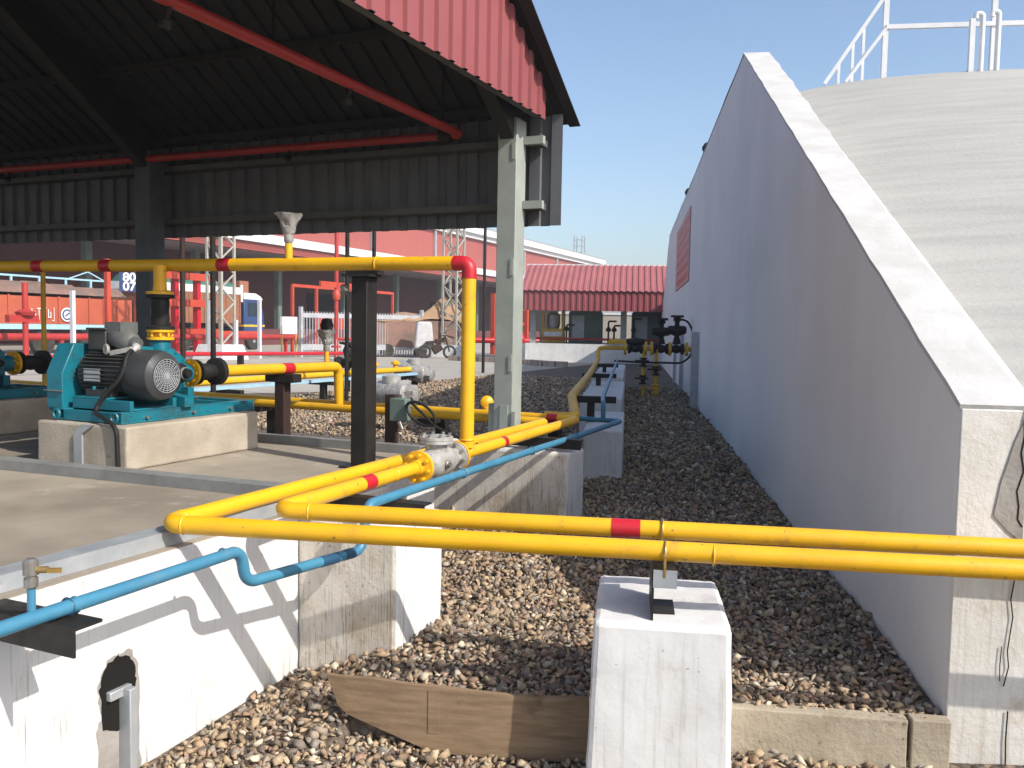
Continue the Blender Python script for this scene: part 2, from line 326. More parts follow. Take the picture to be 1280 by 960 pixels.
# gravel stones: real stones where they can be told apart
def hull_templates(k):
    import bmesh
    out=[]
    for _ in range(k):
        bm=bmesh.new()
        for _ in range(int(rng.integers(8,11))):
            p=Vector(rng.normal(size=3)); p.normalize(); p*=rng.uniform(.72,1.15); bm.verts.new((p.x*rng.uniform(.85,1.1),p.y*.8,p.z*.55))
        h=bmesh.ops.convex_hull(bm,input=bm.verts); 
        bmesh.ops.delete(bm,geom=[v for v in bm.verts if not v.link_faces],context='VERTS')
        bm.verts.ensure_lookup_table(); bm.verts.index_update()
        out.append((np.array([v.co[:] for v in bm.verts]),np.array([[v.index for v in f.verts] for f in bm.faces if len(f.verts)==3]))); bm.free()
    return out
def stones():
    T=hull_templates(14); pts=[]
    def inb(x,y):
        a,b,_=toS(x,y,0)
        if x>1.27 and y>3.46: return False
        if -.10<x<.39 and 3.1<y<3.7: return False
        if y<4.2 and a<-2.57: return False
        if a<-2.6 and b<5.6: return False
        return True
    def zone(x0,x1,y0,y1,sp,sz):
        for y in np.arange(y0,y1,sp):
            for x in np.arange(x0,x1,sp):
                px=x+rng.uniform(-.5,.5)*sp; py=y+rng.uniform(-.5,.5)*sp
                if inb(px,py): pts.append((px,py,sz*(rng.uniform(.5,1.25) if rng.random()<.8 else rng.uniform(1.2,1.85))))
    zone(-2.0,1.28,2.2,5.2,.0235,.0205); zone(1.28,2.2,2.6,3.62,.0235,.0205)
    zone(-1.6,1.28,5.2,8.5,.029,.0225)
    zone(-.3,1.28,8.5,14,.045,.031)
    zone(-.3,1.28,14,22,.065,.034)
    def zoneS(a0,a1,b0,b1,sp,sz):
        for b in np.arange(b0,b1,sp):
            for a in np.arange(a0,a1,sp):
                x,y,_=W(a+rng.uniform(-.5,.5)*sp,b+rng.uniform(-.5,.5)*sp,0)
                if x<-.35 and not y<8.5-0*x or x<-1.6: pts.append((x,y,sz*rng.uniform(.65,1.45)))
    zoneS(-11.1,-2.4,9.5,16,.062,.033); zoneS(-11.1,-3,16,24,.09,.045)
    pal=np.array([(0.407, 0.31, 0.2), (0.482, 0.379, 0.255), (0.342, 0.253, 0.164), (0.266, 0.19, 0.128), (0.355, 0.234, 0.17), (0.57, 0.493, 0.376), (0.196, 0.158, 0.128), (0.444, 0.329, 0.206), (0.153, 0.12, 0.098), (0.28, 0.246, 0.206), (0.393, 0.271, 0.181), (0.331, 0.266, 0.206)])
    V=[];Fc=[];C=[];off=0
    for x,y,s in pts:
        tv,tf=T[rng.integers(len(T))]
        q=rng.normal(size=4)*np.array([1,.35,.35,1]); q/=np.linalg.norm(q); w,i,j,k=q
        Rm=np.array([[1-2*(j*j+k*k),2*(i*j-k*w),2*(i*k+j*w)],[2*(i*j+k*w),1-2*(i*i+k*k),2*(j*k-i*w)],[2*(i*k-j*w),2*(j*k+i*w),1-2*(i*i+j*j)]])
        V.append((tv*s)@Rm.T+np.array([x,y,gh(x,y)+s*rng.uniform(.05,.75)])); Fc.append(tf+off); off+=len(tv)
        c=pal[rng.integers(len(pal))]*rng.uniform(.8,1.15); C.append(np.repeat([[*c,1]],len(tv),0))
    V=np.concatenate(V);Fc=np.concatenate(Fc);C=np.concatenate(C)
    me=bpy.data.meshes.new('gravel_stones'); me.vertices.add(len(V)); me.vertices.foreach_set('co',V.astype(np.float32).ravel())
    nf=len(Fc); me.loops.add(nf*3); me.loops.foreach_set('vertex_index',Fc.astype(np.int32).ravel()); me.polygons.add(nf)
    me.polygons.foreach_set('loop_start',np.arange(0,nf*3,3,dtype=np.int32)); me.polygons.foreach_set('loop_total',np.full(nf,3,dtype=np.int32))
    me.update(calc_edges=True); ca=me.color_attributes.new('tint','FLOAT_COLOR','POINT'); ca.data.foreach_set('color',C.astype(np.float32).ravel())
    me.materials.append(M['stone']); ob=bpy.data.objects.new('gravel_stones',me); COL.objects.link(ob)
    tagit(ob,'loose tan and brown gravel stones between the plinths and the mound wall','gravel',kind='stuff')
stones()
# ------------------------------------------------------------------ mound and its wing wall
XW=1.291; TH=.30
def wing(y0=3.6):
    t=thing('wing_wall','tall whitewashed wing wall with sloping top along the concrete mound','wall',(XW,y0,0),'W')
    prof=[(y0,-.45),(y0,1.215),(11.25,4.93),(32.2,4.93),(40.0,1.3),(40.0,-.45)]
    mb=MB(); e=.012
    mb.prism([(XW,y,z) for y,z in prof],(TH,0,0)); part('wall_body',mb,'mwall',t,bv=.012)
    def slope_pt(i): return prof[i]
    cap=MB()
    n=40
    def strip(p,q,n):
        vs=[];fs=[]
        d=Vector((0,q[0]-p[0],q[1]-p[1])).normalized(); nn=Vector((0,-d.z,d.y))
        for i in range(n+1):
            y=p[0]+(q[0]-p[0])*i/n; z=p[1]+(q[1]-p[1])*i/n
            w=.012*math.sin(i*1.7)*math.sin(i*.6)
            wx=TH*lerp(.82,1.0,(y-3.6)/6)
            for dx,dz in ((-.006+w*.4,.0),(-.004+w*.4,.02),(wx+.004+w,.02),(wx+.006+w,0)):
                vs.append(Vector((XW+dx,y,z))+nn*dz)
            if i:
                o=(i-1)*4
                for k in range(3): fs.append((o+k,o+k+1,o+k+5,o+k+4)[::-1])
        fs.append((0,1,2,3)); fs.append((n*4+3,n*4+2,n*4+1,n*4))
        cap.add(vs,fs)
    strip((3.60,1.214),(11.25,4.93),44); strip((11.25,4.93),(32.2,4.93),30); strip((32.2,4.93),(40,1.3),20)
    part('top_coping',cap,'mcap',t)
    mb=MB(); mb.box(XW-.002,XW+.302,3.583,3.598,-.40,1.216); part('end_face',mb,'mend',t,bv=.006)
    # grey mortar patch with cracks where the end meets the mound
    mb=MB(); pts=[(XW+.245,1.216),(XW+.20,1.10),(XW+.155,.93),(XW+.135,.80),(XW+.19,.74),(XW+.245,.70)]
    mb.prism([(x,3.581,z) for x,z in pts],(0,-.004,0)); part('mortar_patch',mb,'gcrack',t)
    mb=MB()
    def crack(pts,w):
        for (x0,z0),(x1,z1) in zip(pts,pts[1:]): mb.bar((XW+x0,3.576,z0),(XW+x1,3.576,z1),.002,w,up=(1,0,0))
    crack([(.245,1.25),(.228,1.17),(.232,1.12),(.222,1.05),(.235,.98),(.214,.90),(.224,.84),(.222,.79),(.24,.76)],.005)
    crack([(.225,.56),(.214,.47),(.225,.40),(.218,.33),(.212,.26),(.22,.2),(.205,.12)],.004); crack([(.19,.28),(.187,.2),(.19,.14)],.003); crack([(.226,.02),(.224,-.1),(.228,-.2)],.005)
    part('crack',mb,'crackhole',t)
    return t
wing()
mb=MB()     # the mound itself
def mz(x,y):
    sl=lerp(1.02,4.91,(y-3.62)/(11.9-3.62)); sl=sl-.42*math.exp(-(x-1.55)/1.1)*max(0,min(1,(y-3.6)/8))
    if y>10.6: # rounded crest
        t=min(1,(y-10.6)/2.2); s0=lerp(1.02,4.91,(y-3.62)/(8.28)); 
    if y>32: sl=lerp(4.91,.9,(y-32)/8.4)
    return sl
gx=[1.585,1.75,2,2.3,2.7,3.2,3.8,4.6,6,9,14,22,34]; gy=list(np.linspace(3.62,13,46))+[16,20,26,32,34,36,38,40.3]
k=len(gx); vs_=[(x,y,mz(x,y)) for y in gy for x in gx]; fs_=[(j*k+i,j*k+i+1,(j+1)*k+i+1,(j+1)*k+i) for j in range(len(gy)-1) for i in range(k-1)]
b0=len(vs_); vs_+=[(x,3.62,-.5) for x in gx]; fs_+=[(i,b0+i,b0+i+1,i+1)[::-1][::-1] for i in range(k-1)]
mb.add(vs_,fs_,True); solo('mound',None,None,mb,'mconc',(1.6,3.62,0),'W',kind='structure')
t=thing('handrail','white tubular steel handrail on the crest of the concrete mound','handrail',(3.2,12.2,4.9),'W')
mb=MB(); y=12.2
for x,z1 in ((2.63,5.06),(2.80,5.32),(2.93,5.51)): mb.bar((x,y,4.5),(x,y,z1),.035,.035)
part('baluster',mb,'whitepaint',t)
for x in (3.2,4.535,5.9,7.2): mb=MB(); mb.bar((x,y,4.7),(x,y,6.1),.065,.06); part('post',mb,'whitepaint',t)
mb=MB(); mb.bar((3.2,y-.02,5.52),(8.6,y-.02,5.54),.05,.058); part('middle_rail',mb,'whitepaint',t)
mb=MB(); mb.bar((3.2,y,6.1),(8.6,y,6.12),.05,.05); part('top_rail',mb,'whitepaint',t)
mb=MB(); mb.bar((2.45,y-.03,4.80),(3.2,y-.03,5.96),.035,.045); mb.bar((2.72,y-.03,4.82),(3.2,y-.03,5.50),.03,.04); part('sloping_rail',mb,'whitepaint',t)
for i,(x,h,lb) in enumerate(((4.26,5.56,'left white vent pipe with hooked top on the mound crest'),(4.45,5.58,'right white vent pipe with hooked top on the mound crest'))):
    mb=MB(); mb.tube([(x+.03,11.9,4.75),(x+.03,11.9,h),(x-.05,11.9,h+.005),(x-.055,11.9,h-.06)],.033,12,.045); solo('vent_pipe',lb,'vent pipe',mb,'whitepaint',(x,11.9,4.85),'W',group='vent pipes on the mound')
mb=MB(); mb.bar((4.17,11.9,4.75),(4.17,11.9,5.5),.06,.06); solo('vent_post','short square white post left of the two hooked vent pipes','post',mb,'whitepaint',(4.17,11.9,4.85),'W')
for y,z,lb in ((17.8,4.93,'small dark lamp knob on the wing wall top nearer the sloping end'),(23.4,4.93,'small dark lamp knob on the wing wall top farther along')):
    mb=MB(); mb.lathe([(.05,0),(.05,.12),(.09,.13),(.10,.2),(.05,.28),(0,.3)],(XW+.1,y,z+.01),(0,0,1),12); solo('wall_lamp',lb,'lamp',mb,'black',(XW+.1,y,z),'W',group='knobs on the wing wall')
t=thing('warning_sign','faded red notice board fixed to the shaded face of the wing wall','sign',(XW,23.2,3.4),'W')
mb=MB(); mb.box(XW-.03,XW-.003,20.4,26.2,2.66,4.35); part('panel',mb,'signred',t)
mb=MB(); 
for r_ in range(6):
    z0=4.15-r_*.26; y0=20.8
    while y0<25.6:
        w=random.uniform(.25,.7)
        mb.box(XW-.036,XW-.031,y0,min(y0+w,25.9),z0-.09,z0+.05); y0+=w+.18
part('writing',mb,'redpaint',t)
# ------------------------------------------------------------------ raised pump platform
AW=-2.60
t=thing('pump_platform','raised concrete pump platform with whitewashed side wall under the shed','platform',(AW-3,3,0))
mb=MB(); mb.prism([(a,b,-.5) for a,b in ((-16,-2.5),(AW,-2.5),(AW,4.2),(-2.98,4.2),(-2.98,5.44),(-16,5.44))],(0,0,1.085)); part('side_wall',mb,'white',t,bv=.012)
mb=MB(); mb.prism([(a,b,.5855) for a,b in ((-15.9,-2.4),(AW-.012,-2.4),(AW-.012,4.19),(-2.992,4.19),(-2.992,5.428),(-15.9,5.428))],(0,0,.0055)); part('deck',mb,'conc',t)
def ragged(pts,n,amp):
    out=[]
    for (b0,z0),(b1,z1) in zip(pts,pts[1:]+pts[:1]):
        for k in range(n): u=k/n; out.append((b0+(b1-b0)*u+random.uniform(-amp,amp),z0+(z1-z0)*u+random.uniform(-amp,amp)))
    return out
mb=MB(); pts=ragged([(2.222,.14),(2.23,.19),(2.26,.235),(2.30,.25),(2.35,.245),(2.378,.20),(2.385,.13),(2.385,.02),(2.37,-.02),(2.30,-.03),(2.24,0)],4,.006)
mb.prism([(AW+.0015,b,z) for b,z in pts],(.003,0,0)); part('hole_shade_patch',mb,'crackhole',t)  # flat dark patch painted for the shade inside the broken hole
mb=MB(); pts=ragged([(2.21,.0),(2.235,.05),(2.215,.13),(2.225,.2),(2.26,.245),(2.31,.262),(2.36,.255),(2.395,.21),(2.405,.1),(2.40,-.1),(2.415,-.3),(2.21,-.3)],4,.007)
mb.prism([(AW+.0005,b,z) for b,z in pts],(.0008,0,0)); part('mortar_smear',mb,'gcrack',t)
mb=MB(); mb.bar((AW+.03,2.325,-.35),(AW+.03,2.325,.13),.035,.06,up=(1,0,0)); mb.bar((AW+.008,2.25,.115),(AW+.008,2.35,.115),.035,.035)
solo('conduit','flat galvanised conduit bent out of the broken hole in the white side wall','conduit',mb,'galv',(AW+.03,2.32,0),bv=.004)
TX=bpy.data.textures.new('cast_unevenness','CLOUDS'); TX.noise_scale=.11; TX.noise_depth=4
def rough(ob,st):
    q=ob.modifiers.new('grid','SUBSURF'); q.subdivision_type='SIMPLE'; q.levels=q.render_levels=4
    d=ob.modifiers.new('uneven','DISPLACE'); d.texture=TX; d.texture_coords='GLOBAL'; d.strength=st; d.mid_level=.5; return ob
def plinth(label,x0,x1,y0,y1,z0,z1,m='white',front=None,taper=.0,fr='W'):
    t=thing('pipe_plinth',label,'plinth',((x0+x1)/2,(y0+y1)/2,0),fr,group='whitewashed pipe plinths')
    mb=MB(); e=taper; mb.hexa([(x0-e,y0-e,z0),(x1+e,y0-e,z0),(x1+e,y1+e,z0),(x0-e,y1+e,z0),(x0,y0,z1),(x1,y0,z1),(x1,y1,z1),(x0,y1,z1)])
    if front: mb.mi[2]=1
    rough(part('block',mb,[m,front or m],t,bv=.022),.012)
    return t
plinth('near whitewashed plinth against the platform wall, streaked grey front',-2.597,-2.04,3.37,3.82,-.4,.580,'white','whiteside',fr='S')
plinth('second whitewashed plinth, half in shade under the silver valve pipes',-3.5,-2.24,6.19,6.58,-.4,.545,'white','whiteside',fr='S')
plinth('third plinth carrying the first T support, wholly in shade',-.45,-.055,8.6,10.6,-.4,.50)
plinth('long far plinth behind the third one with T supports on it',-.66,-.09,11.6,15.4,-.4,.58)
plinth('farthest plinth of the pipe row below the valve manifold',-.72,-.12,16.4,22.5,-.4,.60)
plinth('free standing white concrete pillar in front carrying the two yellow pipes',-.108,.388,3.12,3.74,-.5,.435,'whitepillar',taper=.025)
# boards
t=thing('retaining_board','weathered brown plank holding back gravel left of the white pillar','plank',(-.65,3.35,0),'W')
mb=MB(); n=12; top=[.065,.062,.07,.066,.06,.062,.058,.052,.05,.047,.047,.05,.05]; vs_=[];fs_=[]
for i in range(n+1):
    x=-1.20+i*(1.10/n)+(.0); x0=x+(.05 if i==0 else 0); zt=top[i]; zb=lerp(-.06,-.21,i/5); yy=3.345-.03*math.sin(i/n*3.0)
    vs_+=[(x0,yy-.012,zb),(x,yy-.012,zt),(x,yy+.012,zt),(x0,yy+.012,zb)]
    if i:
        o=(i-1)*4
        for q in range(4): fs_.append((o+q,o+4+q,o+4+(q+1)%4,o+(q+1)%4))
fs_+=[(0,1,2,3),(n*4+3,n*4+2,n*4+1,n*4)]; mb.add(vs_,fs_); part('board',mb,'wood',t)
mb=MB(); mb.box(-.765,-.72,3.302,3.313,-.13,.045); part('cleat',mb,'wood',t)
t=thing('retaining_kerb','low rough concrete kerb between the white pillar and the wing wall end','kerb',(.85,3.53,0),'W')
mb=MB(); mb.box(.40,1.12,3.49,3.56,-.35,-.012); rough(part('kerb_length',mb,'kerbc',t,bv=.006),.006); mb=MB(); mb.box(1.135,1.283,3.495,3.56,-.35,-.008); rough(part('kerb_length',mb,'kerbc',t,bv=.006),.006)
# ------------------------------------------------------------------ yellow pipes
PR=.037; PO=.0455
def band(t,p,d,r=PR,l=.10,m='redpaint'):
    p=Vector(p);d=Vector(d).normalized(); mb=MB(); mb.cyl(p-d*l/2,p+d*l/2,r+.0015,n=24); return part('red_band' if m=='redpaint' else 'dark_band',mb,m,t)
def weld(mb,p,d,r=PR): mb.ring(p,d,r-.0015,.0045,20)
def along(p,q,t): return tuple(Vector(p)+(Vector(q)-Vector(p))*t)
def ws(p): return W(*p)
# front pipe
c0=(7,3.20,.675); c1=(-1.835,3.205,.69); c2=ws((-2.685,6.85,.70)); c3=ws((-14,7.12,.70))
t=thing('gas_pipe','front yellow gas pipe crossing low and turning back at the left corner','pipe',(0,3.2,.69),'W')
mb=MB(); mb.tube([c0,c1,c2,c3],PR,24,.075); 
for s in (.045,): weld(mb,along(c1,c0,s*.22),Vector(c0)-Vector(c1))
for s in (.022,.42): weld(mb,along(c1,c2,s),Vector(c2)-Vector(c1))
weld(mb,(.32,3.20,.683),(1,0,0)); part('pipe',mb,'yellow',t)
band(t,along(c2,c3,.55),Vector(c3)-Vector(c2))
# rear pipe with valve
e0=(7,3.43,.69); e1=(-1.49,3.505,.70); e2=ws((-2.49,7.10,.71)); e3=ws((-14,7.36,.71))
t=thing('gas_pipe','rear yellow gas pipe with red bands running up to the silver valve','pipe',(0,3.45,.72),'W')
d12=Vector(e2)-Vector(e1); L12=d12.length
def pb(b): # point on rear pipe at yard depth b
    a0=Vector(toS(*e1)); a1=Vector(toS(*e2)); k=(b-a0.y)/(a1.y-a0.y); return tuple(a0+(a1-a0)*k)
mb=MB(); mb.tube([e0,e1,ws(pb(4.24))],PR,24,.075); weld(mb,along(e1,e0,.018),(1,0,0)); weld(mb,along(e1,e2,.24),d12); part('pipe',mb,'yellow',t)
mb=MB(); mb.tube([ws(pb(4.70)),e2,e3],PR,24,.075); weld(mb,along(e1,e2,.82),d12); weld(mb,along(e1,e2,.46),d12); part('pipe',mb,'yellow',t)
for bb in (4.24,4.70):
    mb=MB(); p=Vector(ws(pb(bb))); d=d12.normalized(); q=-1 if bb<4.5 else 1
    mb.lathe([(PR+.004,-.06*1),(PR+.008,-.03),(.062,-.024),(.093,-.022),(.093,.0)],p,d if q<0 else -d,28); fl_=part('flange',mb,'yellow',t)
    bolt_parts(fl_,'yellow',p+d*q*.022,d*q,.073,.011,.028,8,.2)
band(t,along(e1,e2,.175),d12); band(t,along(e1,e2,.60),d12,l=.06); band(t,(.0,3.4917-.0008,.6983),(1,-.0088,-.0012),l=.115)
band(t,along(e2,e3,.02),Vector(e3)-Vector(e2)); band(t,along(e2,e3,.5),Vector(e3)-Vector(e2))
# silver swing check valve
t=thing('check_valve','silver cast check valve with bolted round cover between yellow flanges','valve',pb(4.47))
B0=Vector(pb(4.245)); B1=Vector(pb(4.695)); dv=(B1-B0); Lv=dv.length
mb=MB(); mb.lathe([(.090,0),(.090,.022),(.052,.026),(.058,.06),(.085,.13),(.094,.20),(.088,.29),(.062,.38),(.055,Lv-.026),(.090,Lv-.022),(.090,Lv)],B0,dv,28); part('valve_body',mb,'silver',t)
cc=B0+dv.normalized()*.20
mb=MB(); mb.lathe([(.066,.03),(.064,.10),(.070,.112),(.098,.114),(.098,.132)],cc,(0,0,1),28); part('bonnet_neck',mb,'silver',t)
mb=MB(); mb.lathe([(.098,.134),(.098,.152),(.06,.156),(.052,.160),(0,.162)],cc,(0,0,1),28); cv=part('cover',mb,'silver',t)
bolt_parts(cv,'bolt',cc+Vector((0,0,.152)),(0,0,1),.082,.011,.018,8)
bolt_parts(t,'bolt',B0+dv.normalized()*.022,dv,.073,.011,.022,8,.2); bolt_parts(t,'bolt',B1-dv.normalized()*.022,-dv,.073,.011,.022,8,.2)
mb=MB(); mb.lathe([(.022,0),(.022,.03),(.014,.034),(.014,.045)],cc+Vector((.075,-.03,0)),(1,-.3,0),12); part('hinge_plug',mb,'bolt',t)
# pillar support bracket with U-bolt
t=thing('pipe_bracket','black angle bracket with rusty U-bolt on top of the front white pillar','bracket',(.13,3.33,.435),'W')
mb=MB(); mb.box(.10,.185,3.16,3.48,.618,.626); mb.box(.10,.108,3.16,3.48,.436,.618); mb.box(.108,.19,3.24,3.40,.436,.444); part('angle',mb,'black',t)
mb=MB(); mb.box(.104,.19,3.155,3.163,.56,.626); part('galvanised_clip',mb,'galv',t)
for y,z in ((3.2005,.679),(3.4906,.698)):
    mb=MB(); mb.ring((.145,y,z),(1,0,0),PR+.006,.005,20); mb.bar((.145,y-PR-.006,z),(.145,y-PR-.006,.60),.009,.009); mb.bar((.145,y+PR+.006,z),(.145,y+PR+.006,.60),.009,.009); part('u_bolt',mb,'brass',t)
# cross angles under the long run
for i,(b,lb,a1) in enumerate(((3.60,'black steel angle under the pipes on the near plinth',-2.03),(6.28,'black steel angle under the pipes on the second plinth',-2.17))):
    t=thing('support_angle',lb,'support',(-2.4,b,.6),group='black angles under the yellow pipes')
    mb=MB(); mb.box(-2.85,a1,b,b+.075,.634,.642); mb.box(-2.85,a1,b,b+.008,.565,.634); part('angle',mb,'black',t)
    mb=MB(); mb.box(-2.62,-2.54,b+.02,b+.07,.40,.633); part('stub_post',mb,'black',t)
# overhead pipe with riser
ov=1.895; OB=4.72
rp=pb(4.86)
t=thing('overhead_pipe','yellow overhead pipe with red elbow rising beside the silver valve','pipe',(rp[0],rp[1],.73))
mb=MB(); mb.tube([(rp[0],rp[1],.74),(rp[0],rp[1],1.80)],PO*.98,22); mb.ring((rp[0],rp[1],.79),(0,0,1),PO,.006,20); part('riser',mb,'yellow',t)
mb=MB(); mb.tube([(rp[0],rp[1],1.80),(rp[0],rp[1],ov),(rp[0]-.10,rp[1]-.012,ov)],PO*1.04,22,.088,9); part('elbow',mb,'redpaint',t)
dl=Vector((-9,-.16,.05)); p0=Vector((rp[0]-.10,rp[1]-.012,ov)); p1=p0+dl
mb=MB(); mb.tube([p0,p1],PO*.98,22); mb.ring(along(p0,p1,.062),dl,PO,.006,20); part('header',mb,'yellow',t)
for s in (.2,.405,.325): band(t,along(p0,p1,s),dl,r=PO*.98,l=.11)
mb=MB(); q=Vector(along(p0,p1,.14)); mb.cyl(q,q+Vector((0,0,.14)),.026,n=14); part('branch',mb,'yellow',t)
tq=q+Vector((0,0,.14))
def wrapped(t,q,s=1.0):
    mb=MB(); mb.lathe([(.022,0),(.034,.02),(.03,.06),(.045,.08),(.05,.12)],q,(0,0,1),12); part('neck',mb,'plastic',t)
    mb=MB(); prof=[(.045,.10),(.05,.12),(.062,.15),(.078,.185),(.09,.205),(.07,.20),(0,.17)]
    o=len(mb.v); mb.lathe(prof,q,(0,0,1),18)
    mb.v=[(x+random.uniform(-.01,.01),y+random.uniform(-.01,.01),z+random.uniform(-.006,.006)) for x,y,z in mb.v]; part('wrapping',mb,'plastic',t)
t=thing('gas_detector','gas detector wrapped in clear film standing on the overhead yellow pipe','detector',tuple(tq)); wrapped(t,tq)
mb=MB(); mb.lathe([(.03,.12),(.05,.13),(.05,.2),(.02,.21)],tq,(0,0,1),12); part('sensor_head',mb,'silver',t)
t=thing('pipe_post','thick black steel post holding up the overhead yellow pipe','post',(-3.08,4.66,.62))
mb=MB(); mb.box(-3.135,-3.02,4.60,4.72,.605,1.80); part('post',mb,'black',t,bv=.005)
mb=MB(); mb.box(-3.18,-2.98,4.56,4.76,1.80,1.815); mb.box(-3.2,-2.96,4.63,4.70,1.815,1.842); part('head_plate',mb,'black',t)
mb=MB(); mb.tube([(-3.20,4.60,1.74),(-3.16,4.58,1.70)],.02,10); part('lug',mb,'bolt',t)
mb=MB(); mb.box(-3.19,-2.96,4.55,4.78,.592,.605); part('base_plate',mb,'black',t)
# ------------------------------------------------------------------ blue pipe
BR=.023
t=thing('water_pipe','sky blue water pipe dipping under the yellow crossing pipes','pipe',ws((-2.17,2.5,.66)),'W')
pts=[(-2.29,.2,.617),(-2.268,2.593,.6253),(-2.266,2.62,.489),(-2.17,3.28,.478),(-2.165,3.315,.683),(-2.335,6.705,.6255),(-2.3,8.3,.65)]
# the last run swings to the third plinth
wend=(-.075,8.22,.635); pts_w=[ws(p) for p in pts[:6]]+[wend,(-.55,8.40,.632)]
mb=MB(); mb.tube(pts_w,BR,18,.05)
for b_,z in ((1.865,.621),(2.51,.625)): mb.ring(ws((-2.279,b_,z)),SY,BR+.001,.004,16)
part('pipe',mb,'blue',t)
for (a_,b_,z,l) in ((-2.200,3.07,.4812,.05),(-2.183,3.19,.4794,.03)):
    p=Vector(ws((a_,b_,z))); mb=MB(); d=(Vector(ws((-2.17,3.28,.478)))-Vector(ws((-2.266,2.62,.489)))).normalized(); mb.cyl(p-d*l,p+d*l,BR+.0015,n=18); part('dark_band',mb,'dkblue',t)  # dark blue bands paint the shadow lying on the dipped run
for b_ in (4.38,6.62,5.55):
    mb=MB(); k=(b_-3.315)/(6.705-3.315); mb.ring(ws((-2.165-.17*k,b_,.683-.0575*k)),SY,BR+.002,.006,16); part('coupling_ring',mb,'blue',t)
mb=MB(); p=(-.245,8.285,.634); mb.tube([p,(-.245,8.285,.80),(-.27,8.9,.80),(-.28,19.0,.84)],BR,14,.05); part('far_run',mb,'blue',t)
t=thing('drain_valve','small brass drain cock on a blue stub above the left end of the blue pipe','valve',ws((-2.285,1.72,.65)),'W')
t_org=ORG[t]; ORG[t]=t_org
p=Vector(ws((-2.287,1.723,.641)))
mb=MB(); mb.cyl(p,p+Vector((0,0,.075)),.012,n=12); part('stub',mb,'blue',t)
mb=MB(); mb.lathe([(.015,.07),(.02,.075),(.02,.10),(.016,.102),(.016,.108),(.022,.11),(.022,.15),(.012,.158)],p,(0,0,1),14); part('body',mb,'bolt',t)
mb=MB(); mb.cyl(p+Vector((.015,0,.125)),p+Vector((.05,.01,.125)),.010,n=10); mb.bar(p+Vector((.05,.0,.125)),p+Vector((.085,.02,.122)),.008,.014); part('handle',mb,'brass',t)
t=thing('wall_bracket','black angle bracket jutting from the white side wall under the blue pipe','bracket',(-2.3,1.78,.62))
mb=MB(); mb.box(-2.88,-2.175,1.78,1.875,.580,.590); mb.box(-2.88,-2.175,1.772,1.78,.50,.590); part('angle',mb,'black',t)
mb=MB(); mb.ring((-2.281,1.84,.6205),(0,1,0),BR+.004,.004,18); part('u_bolt',mb,'dkblue',t)
# ------------------------------------------------------------------ floor channels
def chan(label,p,q,h=.055,w=.09,m='channel'):
    t=thing('floor_channel',label,'channel',tuple((Vector(p)+Vector(q))/2),group='steel channels lying on the platform')
    p=Vector(p);q=Vector(q); d=(q-p).normalized(); n=Vector((d.y,-d.x,0)); up=Vector((0,0,1))
    mb=MB()
    pr=[(0,0),(w,0),(w,.008),(.008,.008),(.008,h-.008),(w,h-.008),(w,h),(0,h)]
    mb.prism([p-n*(x-w)+up*z for x,z in pr],q-p); part('web',mb,m,t); return t
chan('galvanised channel along the platform edge beside the white wall',(-2.80,.2,.592),(-2.72,4.1,.592),.06,.10,'galv')
chan('dark steel channel lying across the platform in front of the teal pump',(-9,3.38,.592),(-2.90,3.70,.592),.06,.11)
chan('steel channel along the back edge of the platform behind the black post',(-4.6,5.32,.592),(-3.02,5.36,.592),.06,.08)
# ------------------------------------------------------------------ shed
t=thing('pump_shed','open pump shed with red gable cladding and grey sheet roof','shed',(-7,4.4,.6)); shed=t
def icol(a,b,z0,z1,m,name='column'):
    mb=MB(); w=.19; d=.20; mb.box(a-w/2,a+w/2,b-d/2,b-d/2+.014,z0,z1); mb.box(a-w/2,a+w/2,b+d/2-.014,b+d/2,z0,z1); mb.box(a-.02,a+.02,b-d/2+.014,b+d/2-.014,z0,z1); return part(name,mb,m,t)
# near column boxed
mb=MB(); mb.box(-3.065,-2.895,6.60,6.80,.35,3.22); cobj=part('column',mb,'colpaint',t,bv=.006)
mb=MB(); mb.box(-3.14,-3.07,6.66,6.74,.35,.85); mb.box(-2.89,-2.86,6.58,6.66,.35,.80); mb.box(-3.0,-2.93,6.585,6.6,.35,.85); part('base_gusset',mb,'colpaint',cobj)
mb=MB(); mb.box(-3.2,-2.75,6.45,6.95,-.1,.36); part('footing',mb,'plinth',cobj)
for z in (2.0,1.2,2.95): mb=MB(); mb.box(-2.935,-2.905,6.592,6.6,z-.07,z+.07); part('splice_plate',mb,'colpaint',cobj)
for a in (-7.03,-11.1): mb=MB(); mb.box(a-.1,a+.1,6.60,6.80,-.2,3.22); part('column',mb,'steelroof' if a<-9 else 'colshade',t,bv=.006)  # inner columns get darker colours for the shade under the roof
for a in (-2.98,-7.03,-11.1): mb=MB(); mb.box(a-.1,a+.1,1.6,1.8,.5,3.2); part('column',mb,'colpaint',t,bv=.006)
RS=.60; ZE=3.24; BE=7.10; BR_=4.45                       # slope, eave height and place, ridge
def rz(b): return ZE+RS*(BE-b) if b>=BR_ else ZE+RS*(BE-BR_)-RS*(BR_-b)
A0,A1=-16.0,-2.54
for b0,b1 in ((BE+.05,BR_-.03),(2*BR_-BE-.05,BR_+.03)):
    mb=MB(); d=Vector((0,b1-b0,rz(b1)-rz(b0)))
    z0=rz(b0)
    nrm=Vector((0,-d.z,d.y)) if d.y>0 else Vector((0,d.z,-d.y))
    mb.sheet((A1,b0,z0+.03),(-1,0,0),d,nrm,A1-A0,d.length,.20,.03,.004,0,1); part('roof_sheet',mb,['rooftop','underside'],t)
